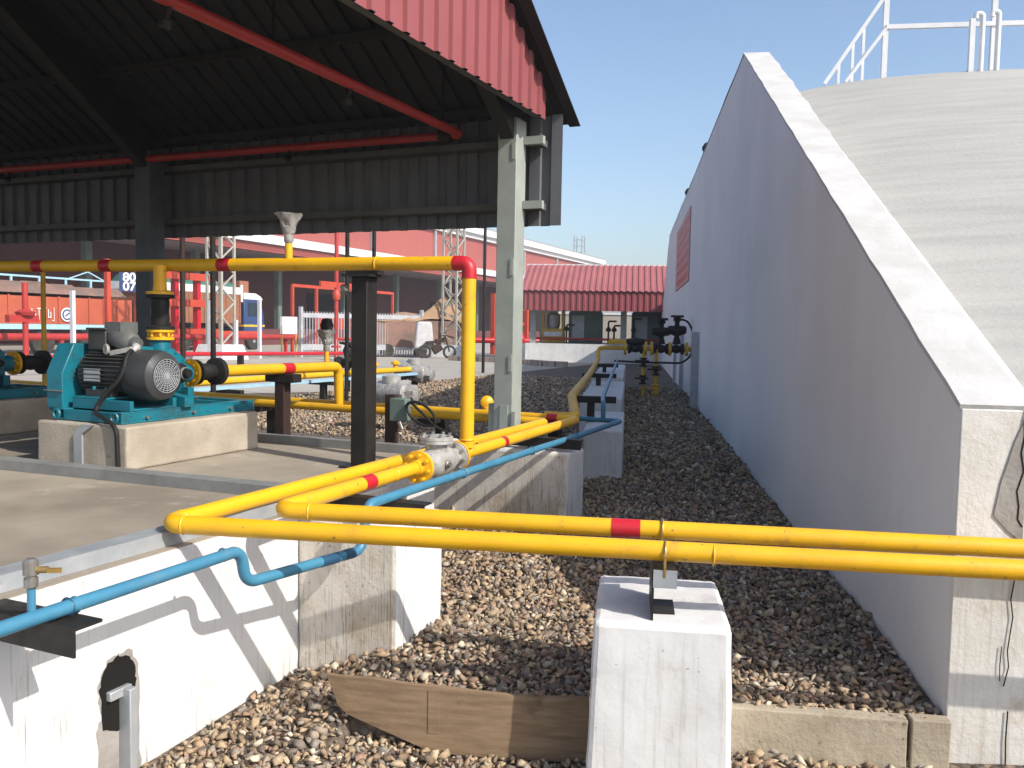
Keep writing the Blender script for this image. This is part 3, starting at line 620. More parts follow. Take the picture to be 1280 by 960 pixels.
for a in (-2.98,-7.03,-11.1):
    for s in (1,-1):
        bE=6.7 if s>0 else 2*BR_-6.7
        zE=rz(bE); zR=rz(BR_)
        mb=MB(); mb.hexa([(a-.06,bE,zE-.50),(a+.06,bE,zE-.50),(a+.06,bE,zE-.07),(a-.06,bE,zE-.07),(a-.06,BR_+s*.001,zR-.28),(a+.06,BR_+s*.001,zR-.28),(a+.06,BR_+s*.001,zR-.07),(a-.06,BR_+s*.001,zR-.07)]); part('rafter',mb,'steelroof',t)
for b in (6.85,6.05,5.25,4.6,4.3,3.6,2.75,2.05):
    mb=MB(); mb.box(A0+.1,A1-.23,b-.03,b+.03,rz(b)-.075,rz(b)-.012); part('purlin',mb,'steelroof',t)
# far end cladding below the eave, seen from inside, on girts carried past the corner column
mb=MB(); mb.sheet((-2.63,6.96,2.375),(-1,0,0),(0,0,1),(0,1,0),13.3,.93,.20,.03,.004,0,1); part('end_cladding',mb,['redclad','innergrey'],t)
for z in (2.52,3.05): mb=MB(); mb.box(-15.9,-2.76,6.80,6.945,z-.02,z+.035); part('girt',mb,'girt',t)
mb=MB(); mb.box(-3.16,-3.07,6.80,6.94,2.70,2.86); part('girt_cleat',mb,'girt',t)
for z in (2.52,3.05): mb=MB(); mb.box(-2.89,-2.72,6.74,6.79,z-.025,z+.04); part('girt_bracket',mb,'colpaint',t)
# red gable cladding: ribs upright, level lower edge, top follows the roof
def gcut(x):
    b=6.78-x; return (0,max(.02,rz(b)+.02-3.225))
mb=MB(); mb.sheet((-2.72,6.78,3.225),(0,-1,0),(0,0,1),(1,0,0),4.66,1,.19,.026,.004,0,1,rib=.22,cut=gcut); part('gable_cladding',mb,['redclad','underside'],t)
mb=MB(); mb.box(-2.80,-2.74,1.8,6.75,3.235,3.30); part('gable_girt',mb,'girt',t)
# sprinkler line
t=thing('sprinkler_line','red fire sprinkler pipe hung below the shed roof','sprinkler pipe',(-3.5,6.5,3.1))
mb=MB(); mb.tube([(-3.42,2.0,3.12),(-3.42,6.62,3.12),(-15,6.62,3.16)],.036,16,.06); part('pipe',mb,'firered',t)
mb=MB(); mb.cyl((-3.50,6.62,3.12),(-3.62,6.62,3.12),.06,n=16); part('coupling',mb,'black',t)
for b in (5.0,3.4): mb=MB(); mb.lathe([(.014,0),(.014,.06),(.03,.065),(.035,.10),(.02,.115)],(-3.42,b,3.09),(-.5,.1,-1),12); part('nozzle',mb,'black',t)
for a in (-5.2,-9): mb=MB(); mb.lathe([(.014,0),(.014,.06),(.03,.065),(.035,.10)],(a,6.62,3.11),(0,-.4,-1),12); part('nozzle',mb,'black',t)
mb=MB(); mb.bar((-3.42,4.2,3.16),(-3.42,4.2,4.4),.012,.012); mb.bar((-3.42,6.3,3.16),(-3.42,6.3,3.6),.012,.012); part('hanger',mb,'black',t)
# ------------------------------------------------------------------ pump set and its footing
def pump_plinth():
    t=thing('pump_footing','beige concrete footing under the near teal pump set','footing',(-4.58,4.4,.62),group='concrete pump footings')
    mb=MB(); mb.box(-4.965,-4.19,3.80,4.98,.592,.86); rough(part('block',mb,'plinth',t,bv=.014),.010)
    mb=MB(); mb.box(-4.62,-4.55,3.785,3.798,.592,.80); mb.hexa([(-4.62,3.785,.80),(-4.55,3.785,.80),(-4.55,3.798,.80),(-4.62,3.798,.80),(-4.55,3.785,.858),(-4.45,3.785,.858),(-4.45,3.798,.858),(-4.55,3.798,.858)]); part('earth_strip',mb,'galv',t)
    return t
pf=pump_plinth()
def pump():
    t=thing('pump_set','near teal pump set with grey finned electric motor in the sun','pump',(-4.58,4.4,.86),group='teal pump sets')
    mb=MB()
    for a in (-4.83,-4.33): mb.box(a-.035,a+.035,3.86,5.06,.862,.878); mb.box(a-.035,a+.035,3.86,5.06,.925,.935); mb.box(a+(.012 if a>-4.5 else -.035)-.0,a+(.035 if a>-4.5 else -.012),3.86,5.06,.878,.925)
    for b in (3.875,4.3,4.62,4.85,5.04): mb.box(-4.795,-4.365,b-.018,b+.018,.866,.932)
    part('base_frame',mb,'teal',t,bv=.003)
    for a,b in ((-4.83,3.84),(-4.33,3.84)):
        mb=MB(); mb.ring((a,b-.004,.905),(0,1,0),.028,.009,14); part('lifting_lug',mb,'teal',t)
    for b in (4.05,4.45,4.8): mb=MB(); mb.lathe([(.012,0),(.012,.02)],(-4.295,b,.895),(1,0,0),6,False); part('frame_bolt',mb,'bolt',t)
    # belt guard
    mb=MB(); pr=[(3.90,.93),(3.90,1.16),(3.99,1.345),(4.22,1.345),(4.85,1.30),(4.95,1.2),(4.95,.96),(4.85,.885),(3.96,.885)]
    mb.prism([(-5.00,b,z) for b,z in pr],(.145,0,0)); gd=part('belt_guard',mb,'teal',t,bv=.006)
    mb=MB(); mb.box(-5.01,-4.845,3.885,3.897,1.04,1.048); part('guard_seam',mb,'bolt',gd)
    # motor stand
    mb=MB(); mb.box(-4.80,-4.30,3.93,3.96,.936,1.0); mb.box(-4.80,-4.30,4.28,4.31,.936,1.0); mb.box(-4.80,-4.30,3.961,4.279,.936,.95); mb.box(-4.80,-4.50,3.93,4.31,1.0,1.012); part('motor_stand',mb,'teal',t,bv=.003)
    mb=MB(); mb.hexa([(-4.62,4.34,.936),(-4.26,4.34,.936),(-4.26,4.42,.936),(-4.62,4.42,.936),(-4.62,4.34,1.05),(-4.26,4.34,1.0),(-4.26,4.42,1.0),(-4.62,4.42,1.05)]); part('pedestal',mb,'teal',t)
    mc=Vector((-4.82,4.12,1.155)); ax=(1,0,0)
    mb=MB(); mb.lathe([(.05,-.03),(.12,-.02),(.135,0),(.135,.40),(.15,.41),(.15,.44)],mc,ax,32)
    for i in range(36):
        th=2*math.pi*i/36
        if math.sin(th)<-.75: continue
        u=Vector((0,math.cos(th),math.sin(th))); mb.bar(mc+u*.145+Vector((.03,0,0)),mc+u*.145+Vector((.39,0,0)),.006,.026,up=u)
    mo=part('motor_body',mb,'motor',t)
    mb=MB(); mb.lathe([(.158,.40),(.162,.42),(.162,.55),(.150,.60),(.118,.625),(.112,.628)],mc,ax,36); part('fan_cowl',mb,'motorgrey',mo)
    mb=MB(); c=mc+Vector((.631,0,0))
    for r_ in (.022,.036,.05,.064,.078,.092,.106): mb.ring(c,ax,r_,.0028,28,m=5)
    for i in range(20):
        th=2*math.pi*i/20; u=Vector((0,math.cos(th),math.sin(th))); mb.bar(c+u*.015,c+u*.108,.003,.004,up=ax)
    mb.lathe([(.018,-.004),(.018,.006)],c,ax,12); part('fan_grille',mb,'galv',mo)
    mb=MB(); mb.lathe([(.112,-.004),(.112,-.002)],c,ax,28); part('fan_shade_disc',mb,'rubber',mo)  # black disc paints the shade behind the grille
    mb=MB(); mb.box(-4.74,-4.60,3.965,3.972,1.11,1.19); part('nameplate',mb,'galv',mo)
    [part('motor_foot',MB().box(-4.74,-4.52,b,b+.05,1.012,1.06),'motorgrey',mo) for b in (3.98,4.21)]
    bolt_parts(mo,'teal',(-4.63,4.0,1.06),(0,0,1),.05,.012,.02,4)
    mb=MB(); mb.ring((-4.60,4.02,1.315),(.3,1,0),.026,.010,16); mb.bar((-4.58,4.04,1.29),(-4.42,4.06,1.32),.03,.03); part('lifting_eye',mb,'silver',mo)
    mb=MB(); mb.box(-4.80,-4.64,4.05,4.21,1.305,1.435); mb.box(-4.81,-4.63,4.04,4.22,1.435,1.45); tb=part('terminal_box',mb,'motor',t,bv=.012)
    mb=MB(); mb.lathe([(.06,0),(.075,.02),(.078,.12),(.06,.17),(.042,.19),(.04,.23)],(-4.64,4.13,1.40),(1,-.12,-.22),20); mb.box(-4.66,-4.52,4.06,4.20,1.42,1.49); part('gland_housing',mb,'castgrey',tb)
    mb=MB(); mb.lathe([(.028,0),(.03,.02),(.022,.03),(.022,.06)],(-4.42,4.10,1.335),(.2,-1,-.6),12); part('cable_gland',mb,'silver',tb)
    mb=MB(); mb.tube([(-4.42,4.085,1.33),(-4.40,4.0,1.29),(-4.38,3.945,1.15),(-4.50,3.90,1.02),(-4.54,3.87,.93),(-4.37,3.80,.90),(-4.255,3.785,.86),(-4.245,3.785,.60)],.014,10,.07); part('cable',mb,'rubber',t)
    # pump behind the motor
    mb=MB(); mb.lathe([(.05,-.04),(.14,-.02),(.175,0),(.185,.06),(.185,.14),(.165,.19),(.10,.21),(.09,.25)],(-4.96,4.72,1.13),ax,28)
    mb.lathe([(.075,.12),(.07,.22),(.085,.235)],(-4.86,4.72,1.13),(0,0,1),18); mb.lathe([(.075,.1),(.07,.30)],(-4.90,4.72,1.11),(0,1,0),18); pm=part('pump_casing',mb,'teal',t)
    bolt_parts(pm,'teal',(-4.775,4.72,1.13),ax,.15,.014,.02,10)
    mb=MB(); mb.lathe([(.07,.25),(.075,.29),(.055,.32),(.035,.322),(.04,.345),(.03,.375)],(-4.96,4.72,1.13),ax,18); part('bearing_cap',mb,'rubber',pm)
    mb=MB(); mb.lathe([(.045,.325),(.045,.34)],(-4.96,4.72,1.13),ax,14); part('shaft_nut',mb,'galv',pm)
    [part('pump_foot',MB().box(-4.95,-4.7,b,b+.06,.936,1.02),'teal',pm) for b in (4.56,4.82)]
    mb=MB(); mb.lathe([(.06,0),(.095,.004),(.095,.022),(.055,.026),(.05,.055),(.095,.06),(.095,.078)],(-4.86,4.72,1.362),(0,0,1),24); fl=part('discharge_flange',mb,'yellow',t)
    bolt_parts(fl,'yellow',(-4.86,4.72,1.39),(0,0,1),.078,.010,.04,8)
    return t
pu=pump()
def discharge():
    t=thing('discharge_line','black bellows and yellow drop pipe above the near teal pump','pipe joint',(-4.86,4.72,1.44),group='discharge bellows above the pumps')
    c=(-4.86,4.72,0)
    mb=MB(); mb.lathe([(.10,1.441),(.10,1.46),(.062,1.47),(.066,1.52),(.06,1.57),(.066,1.62),(.062,1.66),(.10,1.668),(.10,1.69)],c,(0,0,1),24); part('bellows',mb,'rubber',t)
    mb=MB(); mb.lathe([(.095,1.692),(.095,1.712),(.05,1.72),(.046,1.76)],c,(0,0,1),22); mb.lathe([(PO,1.74),(PO,1.90)],c,(0,0,1),20); part('drop_pipe',mb,'yellow',t)
    return t
ds=discharge()
def suction():
    t=thing('suction_line','yellow suction pipe with black bellows bending down behind the near pump','pipe joint',(-4.93,5.1,1.11),group='suction lines of the pumps')
    c=Vector((-4.93,0,1.11)); d=(0,1,0)
    mb=MB(); mb.lathe([(.05,5.02),(.06,5.06),(.105,5.065),(.105,5.09)],c,d,24); fl=part('flange',mb,'yellow',t)
    bolt_parts(fl,'yellow',c+Vector((0,5.064,0)),(0,-1,0),.08,.013,.022,8)
    mb=MB(); mb.lathe([(.098,5.125),(.098,5.145),(.05,5.155),(.062,5.19),(.068,5.24),(.062,5.29),(.055,5.325),(.108,5.34),(.108,5.385)],c,d,26); part('bellows',mb,'rubber',t)
    mb=MB(); mb.tube([(-4.93,5.40,1.11),(-4.95,7.05,1.09),(-4.95,7.07,.72)],PO*1.05,20,.075); part('pipe',mb,'yellow',t)
    mb=MB(); p=Vector((-4.9403,6.25,1.0997)); mb.cyl(p-Vector((-.0008,.07,-.0008)),p+Vector((-.0008,.07,-.0008)),PO*1.05+.002,n=22); part('red_band',mb,'redpaint',t)
    mb=MB(); mb.cyl((-4.945,6.85,1.12),(-4.945,6.85,1.27),.022,n=12); part('branch',mb,'yellow',t)
    return t
su=suction()
for o,lb in ((pf,'shaded concrete footing under the far pump at the left edge'),(pu,'shaded teal pump set at the left edge behind the footing'),(ds,'black bellows and drop pipe above the shaded pump'),(su,'shaded suction pipe with bellows at the left edge')): dup(o,(-2.12,.10,0),lb)
t=thing('gas_detector','gas detector wrapped in film on the suction pipe before the picket fence','detector',(-4.945,6.85,1.27)); wrapped(t,Vector((-4.945,6.85,1.24)))
mb=MB(); mb.lathe([(.02,.2),(.055,.215),(.065,.27),(.045,.33),(0,.34)],(-4.945,6.85,1.22),(0,0,1),14); part('sensor_head',mb,'black',t)
t=thing('pipe_post','short black T post under the suction pipe with the red band','post',(-4.95,6.22,0))
mb=MB(); mb.box(-5.01,-4.91,6.17,6.27,-.1,.98); part('post',mb,'brownblack',t,bv=.004); mb=MB(); mb.box(-5.11,-4.80,6.16,6.28,.98,1.055); part('head',mb,'black',t,bv=.004)
for a,lb in ((-7.2,'thin yellow tubing upright beside the shaded pump'),):
    mb=MB(); mb.cyl((a,5.6,.62),(a,5.6,1.93),.022,n=10); solo('tubing_post',lb,'pipe',mb,'amber',(a,5.6,.62))
# junction box and cable loop by the back channel
t=thing('junction_box','grey green junction box on a dark post with a looped cable','box',(-3.37,5.48,.1))
mb=MB(); mb.box(-3.42,-3.34,5.46,5.52,-.1,.99); part('post',mb,'brownblack',t); mb=MB(); mb.box(-3.36,-3.22,5.42,5.50,.80,.97); part('enclosure',mb,'greygreen',t,bv=.01)
mb=MB(); mb.lathe([(.02,0),(.02,.06)],(-3.27,5.42,.80),(.4,0,-1),10); part('gland',mb,'bolt',t)
mb=MB(); c=Vector((-3.08,5.40,.87)); pts=[(-3.22,5.43,.92)]+[tuple(c+Vector((.12*math.cos(q),0,.075*math.sin(q)+ -.35*.12*math.cos(q)))) for q in np.linspace(2.6,-3.9,16)]+[(-2.95,5.4,.78),(-2.72,5.4,.70),(-2.5,5.4,.66)]
mb.tube(pts,.010,8,.04,4); part('cable',mb,'rubber',t)
# valves on the rear double pipe
t=thing('drain_valve','small yellow valve with round bonnet on the shaded double pipe','valve',(-3.35,7.3,.7))
mb=MB(); mb.lathe([(.04,0),(.04,.06),(.03,.07),(.03,.09)],(-3.42,7.22,.70),(0,0,1),16); part('body',mb,'yellow',t); mb=MB(); mb.lathe([(.05,0),(.062,.012),(.062,.05),(.045,.065),(0,.07)],(-3.44,7.25,.80),(.55,-.83,.15),18); part('bonnet',mb,'yellow',t)
# supports of rear double pipe
for i,(a,lb) in enumerate(((-3.9,'black support under the double pipe near the junction box'),(-5.9,'black support under the double pipe behind the near pump'),(-2.75,'black support under the double pipe behind the grey column'))):
    mb=MB(); mb.box(a-.05,a+.05,7.2,7.3,-.1,.60); mb.box(a-.05,a+.05,6.85,7.5,.60,.655); solo('pipe_support',lb,'support',mb,'black',(a,7.2,0),group='black supports of the double pipe')
# ------------------------------------------------------------------ header to the far manifold
h0=ws((-2.62,7.22,.71))
t=thing('far_gas_pipe','yellow pipe leading away along the shaded plinth row to the manifold','pipe',(-.6,9,.8),'W')
pa=[ws((-2.85,7.24,.71)),ws((-2.56,7.25,.71)),(-.57,8.6,.83),(-.60,13.0,.83),(-.70,18.9,.84),(-.70,19.1,1.10),(-.05,19.1,1.10)]
mb=MB(); mb.tube(pa,PO,20,.10); weld(mb,(-.575,9.6,.83),(0,1,0)); weld(mb,(-.575,9.72,.83),(0,1,0)); weld(mb,(-.59,12,.83),(0,1,0)); part('pipe',mb,'amber',t)
for i,(x0,x1,y,lb) in enumerate(((-.66,-.14,9.35,'nearest black T support on the shaded third plinth'),(-.78,-.22,14.2,'middle black T support on the long far plinth'),(-.80,-.25,18.2,'farthest black T support under the manifold elbow'))):
    mb=MB(); zt=.778; mb.box(x0,x1,y-.045,y+.045,zt-.07,zt); mb.box((x0+x1)/2-.05,(x0+x1)/2+.03,y-.04,y+.04,.4,zt-.07); solo('t_support',lb,'support',mb,'black',(x0,y,.5),'W',group='T supports on the plinths')
t=thing('valve_manifold','pipe manifold with black valve actuators beside the wing wall','manifold',(.3,19.1,1.1),'W')
mb=MB(); mb.tube([(-.05,19.1,1.10),(1.36,19.1,1.10)],PO*1.1,16); mb.tube([(-.45,19.1,1.18),(-.45,19.1,1.24),(.0,19.1,1.24)],.05,12); mb.box(-.5,-.02,19.02,19.18,1.19,1.25)
for x in (.28,.55): mb.tube([(x,19.05,1.10),(x,19.05,.02)],.04,12)
for x in (-.12,.32,.45,.84,1.2): mb.lathe([(.15,-.03),(.15,.03)],(x,19.1,1.10),(1,0,0),16)
part('pipe',mb,'amber',t)
for x,z0,h,r_ in ((.10,1.15,.16,.075),(.65,1.2,.46,.10),(.98,1.2,.52,.105)):
    mb=MB(); mb.lathe([(r_*.9,0),(r_*.7,h*.2),(r_*.5,h*.35),(r_*1.1,h*.4),(r_*1.1,h*.75),(r_*.5,h*.8),(r_*.5,h*.95),(r_*.9,h),(r_*.7,h*1.12),(0,h*1.15)],(x,19.1,z0),(0,0,1),14)
    mb.lathe([(r_*.7,-.2),(r_*.9,-.15),(r_*.9,.15),(r_*.6,.2)],(x,19.05,z0+h*.6),(1,0,0),12); mb.lathe([(.12,0),(.12,.05),(.075,.08),(.10,.16),(.075,.24),(.12,.27),(.12,.32)],(x-.16,19.1,1.1),(1,0,0),14); ac=part('valve_actuator',mb,'rubber',t)
    if h>.3: mb=MB(); mb.lathe([(.14,0),(.14,.05)],(x,19.1,z0+h*1.12),(0,0,1),14); part('handwheel',mb,'brownblack',ac)
for x,z in ((.28,.80),(.55,.62),(.55,.22),(.28,.42)):
    mb=MB(); mb.lathe([(.085,-.1),(.085,-.07),(.045,-.05),(.06,0),(.045,.05),(.085,.07),(.085,.1)],(x,19.05,z),(0,0,1),12); mb.bar((x-.18,19.0,z+.03),(x+.12,19.0,z+.03),.02,.04); part('drain_valve',mb,'brownblack' if z>.3 else 'amber',t)
mb=MB(); mb.tube([(1.0,19.05,1.75),(1.2,19.05,1.72),(1.38,19.0,1.35),(1.28,19.0,.95),(1.1,19,.80),(.2,19,.80),(-.35,19,.82)],.022,8,.12); part('cable',mb,'rubber',t)
for x,y,w,z1,lb in ((1.215,16.9,.13,1.48,'near grey steel channel post against the wing wall'),(1.225,21.4,.09,1.46,'middle thin grey post against the wing wall'),(1.225,24.6,.08,1.2,'farthest thin grey post against the wing wall')):
    mb=MB(); mb.box(x-w/2,x+w/2-.002,y-.05,y-.035,-.2,z1); mb.box(x-w/2,x-w/2+.015,y-.035,y+.05,-.2,z1); mb.box(x+w/2-.017,x+w/2-.002,y-.035,y+.05,-.2,z1); solo('channel_post',lb,'post',mb,'galv',(x,y,0),'W',group='grey posts along the wing wall')
# ------------------------------------------------------------------ second gas line crossing the yard and its wrapped valves
t=thing('yard_gas_pipe','yellow yard pipe with a grey channel beside it ending in wrapped valves','pipe',(-9.5,12,.55))
mb=MB(); mb.tube([(-9.65,9.3,.58),(-9.35,16.4,.58)],.055,16); part('pipe',mb,'yellow',t)
mb=MB(); mb.bar((-9.50,9.3,.49),(-9.20,16.4,.49),.10,.05); part('tray',mb,'truckblue',t)
for b in (14.6,15.4): mb=MB(); mb.lathe([(.05,0),(.05,.1),(.09,.1),(.09,.14),(.03,.18)],(-9.4,b,.6),(0,0,1),12); part('nipple',mb,'yellow',t)
for b in (10.5,13,15.8): mb=MB(); mb.box(-9.75,-9.15,b-.05,b+.05,.40,.46); mb.box(-9.5,-9.4,b-.05,b+.05,-.1,.40); part('support',mb,'black',t)
def wrap_valve(label,c,s,tilt):
    t=thing('wrapped_valve',label,'valve',c,group='valves wrapped in film')
    c=Vector(c); mb=MB(); mb.lathe([(.05*s,-.40*s),(.16*s,-.38*s),(.17*s,-.2*s),(.185*s,-.18*s),(.19*s,.22*s),(.18*s,.24*s),(.13*s,.26*s),(.12*s,.38*s),(.05*s,.40*s)],c,tilt,18)
    mb.v=[tuple(Vector(v)+Vector((random.uniform(-1,1),random.uniform(-1,1),random.uniform(-1,1)))*.012*s) for v in mb.v]; part('wrapping',mb,'plastic',t)
    mb=MB(); mb.box(c.x-.05,c.x+.05,c.y-.05,c.y+.05,-.1,c.z-.15*s); part('leg',mb,'black',t)
    mb=MB(); mb.lathe([(.13*s,.0),(.13*s,.1*s),(.06*s,.12*s)],c+Vector((0,0,.15*s)),(0,0,1),14); part('cap',mb,'silver',t)
wrap_valve('wrapped silver valve at the end of the yard pipe',(-9.35,16.1,.52),1.1,(1,.1,-.2))
wrap_valve('larger grey wrapped valve lying just behind the black post',(-6.35,10.3,.55),1.0,(1,.1,.05))
t=thing('black_valve','cluster of black valves on a stub behind the black post','valve',(-9.6,14.3,.4))
mb=MB(); mb.lathe([(.05,-.4),(.05,.15),(.14,.18),(.14,.22),(.07,.25),(.1,.4),(.06,.5),(.16,.52),(.16,.56)],(-9.75,14.2,.6),(0,0,1),14); mb.lathe([(.1,-.25),(.13,-.2),(.08,0),(.13,.2),(.1,.25)],(-9.75,14.2,.75),(1,.3,0),12); part('body',mb,'rubber',t)
mb=MB(); mb.ring((-9.45,14.2,.85),(1,.3,0),.16,.02,16); part('handwheel',mb,'brownblack',t)
# thin dark posts beyond the shed
for a,b,z1,lb,m in ((-12.0,25.0,6,'thin black pole behind the yellow riser','black'),(-8.33,9.0,3.3,'thin dark pole behind the black bellows','black'),(-8.86,9.0,3.3,'thin maroon pole beside the dark shed column','brownblack'),(-8.4,12.2,3.6,'thin black pole left of the thick black post','black'),(-8.78,13.6,3.6,'thin black pole just right of the thick black post','black')):
    mb=MB(); mb.cyl((a,b,-.1),(a,b,z1),(.05 if b>20 else .036),n=10); solo('thin_pole',lb,'pole',mb,m,(a,b,0),group='thin dark poles beyond the shed')
# ------------------------------------------------------------------ far shed
fx0,fx1,fy=-4.75,6.5,38.0
t=thing('far_shed','small far shed with faded red sheet roof on a whitewashed base','shed',(0,fy,0),'W')
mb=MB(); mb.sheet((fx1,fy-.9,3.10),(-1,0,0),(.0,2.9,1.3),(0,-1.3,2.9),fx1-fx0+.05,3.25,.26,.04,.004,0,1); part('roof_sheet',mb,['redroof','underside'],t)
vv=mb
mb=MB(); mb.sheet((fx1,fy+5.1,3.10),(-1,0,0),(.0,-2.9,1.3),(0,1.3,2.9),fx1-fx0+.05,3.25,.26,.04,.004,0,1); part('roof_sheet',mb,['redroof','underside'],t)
mb=MB(); mb.bar((fx0-.1,fy+2.08,4.42),(fx1,fy+2.08,4.42),.25,.06); part('ridge_cap',mb,'whitepaint',t)
mb=MB(); mb.sheet((fx1,fy-.8,2.27),(-1,0,0),(0,0,1),(0,-1,0),fx1-fx0-.1,.85,.26,.04,.004,0,1); part('fascia_cladding',mb,['redclad','innergrey'],t)
mb=MB(); mb.box(fx0+.15,fx1,fy-.2,fy+4.4,-.2,.84); part('base_wall',mb,'whitepillar',t)
for x in (-4.3,-.35,3.6):
    mb=MB(); mb.box(x-.12,x+.12,fy,fy+.2,.84,3.2); part('column',mb,'colpaint',t); mb=MB(); mb.box(x-.12,x+.12,fy+4,fy+4.2,.84,3.2); part('column',mb,'colpaint',t)
mb=MB(); mb.hexa([(-6.2,fy+.2,-.1),(-4.61,fy+.2,-.1),(-4.61,fy+2,-.1),(-6.2,fy+2,-.1),(-4.9,fy+.2,.8),(-4.61,fy+.2,.8),(-4.61,fy+2,.8),(-4.9,fy+2,.8)]); part('ramp',mb,'white',t)
for x,lb in ((-2.05,'grey green tank standing left under the far red roof'),(.75,'grey green tank standing right under the far red roof')):
    t2=thing('storage_tank',lb,'tank',(x,fy+1.6,.84),'W',group='tanks in the far shed')
    mb=MB(); mb.prism([(x-.75,fy+1,.845),(x+.75,fy+1,.845),(x+.75,fy+1,2.2),(x+.6,fy+1,2.45),(x-.6,fy+1,2.45),(x-.75,fy+1,2.2)],(0,1.2,0)); part('tank_body',mb,'greygreen',t2,bv=.04)
    mb=MB(); mb.box(x-.6,x-.05,fy+.97,fy+.998,1.05,2.1); part('access_panel',mb,'galv',t2)
t2=thing('yellow_machine','yellow filling machine under the left end of the far shed roof','machine',(-3.4,fy+1.2,.84),'W')
mb=MB(); mb.box(-4.0,-3.0,fy+.9,fy+1.7,.845,1.5); mb.box(-4.0,-3.88,fy+.9,fy+1.7,1.5,2.4); mb.box(-3.12,-3.0,fy+.9,fy+1.7,1.5,2.4); mb.box(-4.0,-2.8,fy+.9,fy+1.7,2.3,2.5); part('frame',mb,'mach',t2,bv=.02)
mb=MB(); mb.lathe([(.25,0),(.3,.2),(.3,.6),(.15,.75)],(-3.5,fy+1.3,1.5),(0,0,1),16); part('drum',mb,'galv',t2)
mb=MB(); mb.box(-3.9,-3.1,fy+.88,fy+.899,1.15,1.35); part('label_strip',mb,'board',t2)
t2=thing('pipe_rack','dark pipework with a red rail inside the far shed','pipes',(0,fy+.6,.84),'W')
mb=MB(); mb.tube([(-4.2,fy+.5,1.05),(5,fy+.5,1.05)],.05,10); part('red_rail',mb,'firered',t2)
for x in (-2.85,-1.0,-.75,.1,1.6): mb=MB(); mb.tube([(x,fy+.5,.84),(x,fy+.5,1.9+.3*math.sin(x*3)),(x+.35,fy+.5,1.9+.3*math.sin(x*3))],.04,8); mb.lathe([(.1,0),(.12,.1),(.05,.2)],(x,fy+.5,1.4),(0,0,1),8); part('riser',mb,'brownblack',t2)
t2=thing('low_wall','pale low building wall seen through the far shed','wall',(3,46,0),'W'); mb=MB(); mb.box(-4,12,48,48.3,-.1,2.3); part('wall',mb,'yard',t2); mb=MB(); mb.box(-4.05,12.05,47.95,48.35,2.3,2.4); part('coping',mb,'whitepaint',t2)
mb=MB(); ks=[(-17.5,33.2),(-14.4,32.7),(-12.3,31.2),(-11.4,31.0)]
for (a,b),(a2,b2) in zip(ks,ks[1:]): mb.bar((a,b,.12),(a2,b2,.12),.35,.24)
solo('brick_kerb','curved brick kerb between the pale yard and the far shed','kerb',mb,'brick',(-14,32,0),'S')
# ------------------------------------------------------------------ warehouse
t=thing('warehouse','long red sheet warehouse with white eaves band and loading canopy','building',(-41,70,0))
WA=-41; mb=MB(); mb.box(WA-40,WA,20,124,6.62,11.0); mb.box(WA-40,WA-6,20,123.9,-.2,6.61); part('wall',mb,'whred',t)
mb=MB(); mb.prism([(WA+.8,18,11.2),(WA+.8,126,11.2),(WA+.8,126,11.85),(WA+.8,18,11.85)],(-.4,0,0)); mb.box(WA+.0,WA+.4,18,126,10.75,11.2); part('eaves_band',mb,'whitepaint',t)
mb=MB(); mb.prism([(WA+.8,18,11.86),(WA-20,18,15),(WA-20,18,15.2),(WA+.8,18,12.05)],(0,108,0)); part('roof',mb,'galv',t)
mb=MB(); mb.box(WA-5.8,-36.0,18,122,6.55,6.6); mb.box(-36.1,-35.9,18,122,6.45,7.0); cn=part('canopy',mb,'whitepaint',t)
mb=MB(); mb.box(-37,-36.12,18,122,6.0,6.4); mb.box(-36.3,-36.12,18,122,5.95,6.3); part('canopy_beam',mb,'whred',cn)
mb=MB(); mb.box(WA-5.98,WA-5.88,20,124,-.1,6.5); part('dock_wall',mb,'whdark',t)
for b in range(26,122,8): mb=MB(); mb.box(WA+.5,WA+.9,b-.2,b+.2,-.1,6.0); part('canopy_column',mb,'greygreen',t)
for b in (44,62,84,100): mb=MB(); mb.box(WA-5.87,WA-5.8,b,b+6,-.1,4.2); part('dock_opening_shade',mb,'openingd',t)  # dark panels on the wall stand in for shade inside openings
for b in range(30,124,11): mb=MB(); mb.box(WA+.02,WA+.25,b-.15,b+.15,6.7,10.9); part('downpipe',mb,'galv',t)
mb=MB(); mb.box(WA-5.7,-38.5,40,121,-.1,1.1); part('loading_dock',mb,'whdark',t)
mb=MB()
for x,y in ((0,0),(1.2,0),(0,1.2),(1.2,1.2)): mb.bar((WA-1-x,120+y,11.8),(WA-1-x,120+y,15.0),.12,.12)
for z in (12.6,13.5,14.4): 
    mb.bar((WA-1,120,z),(WA-2.2,120,z),.08,.08); mb.bar((WA-1,120,z),(WA-1,121.2,z),.08,.08)
part('roof_ladder_cage',mb,'galv',t)
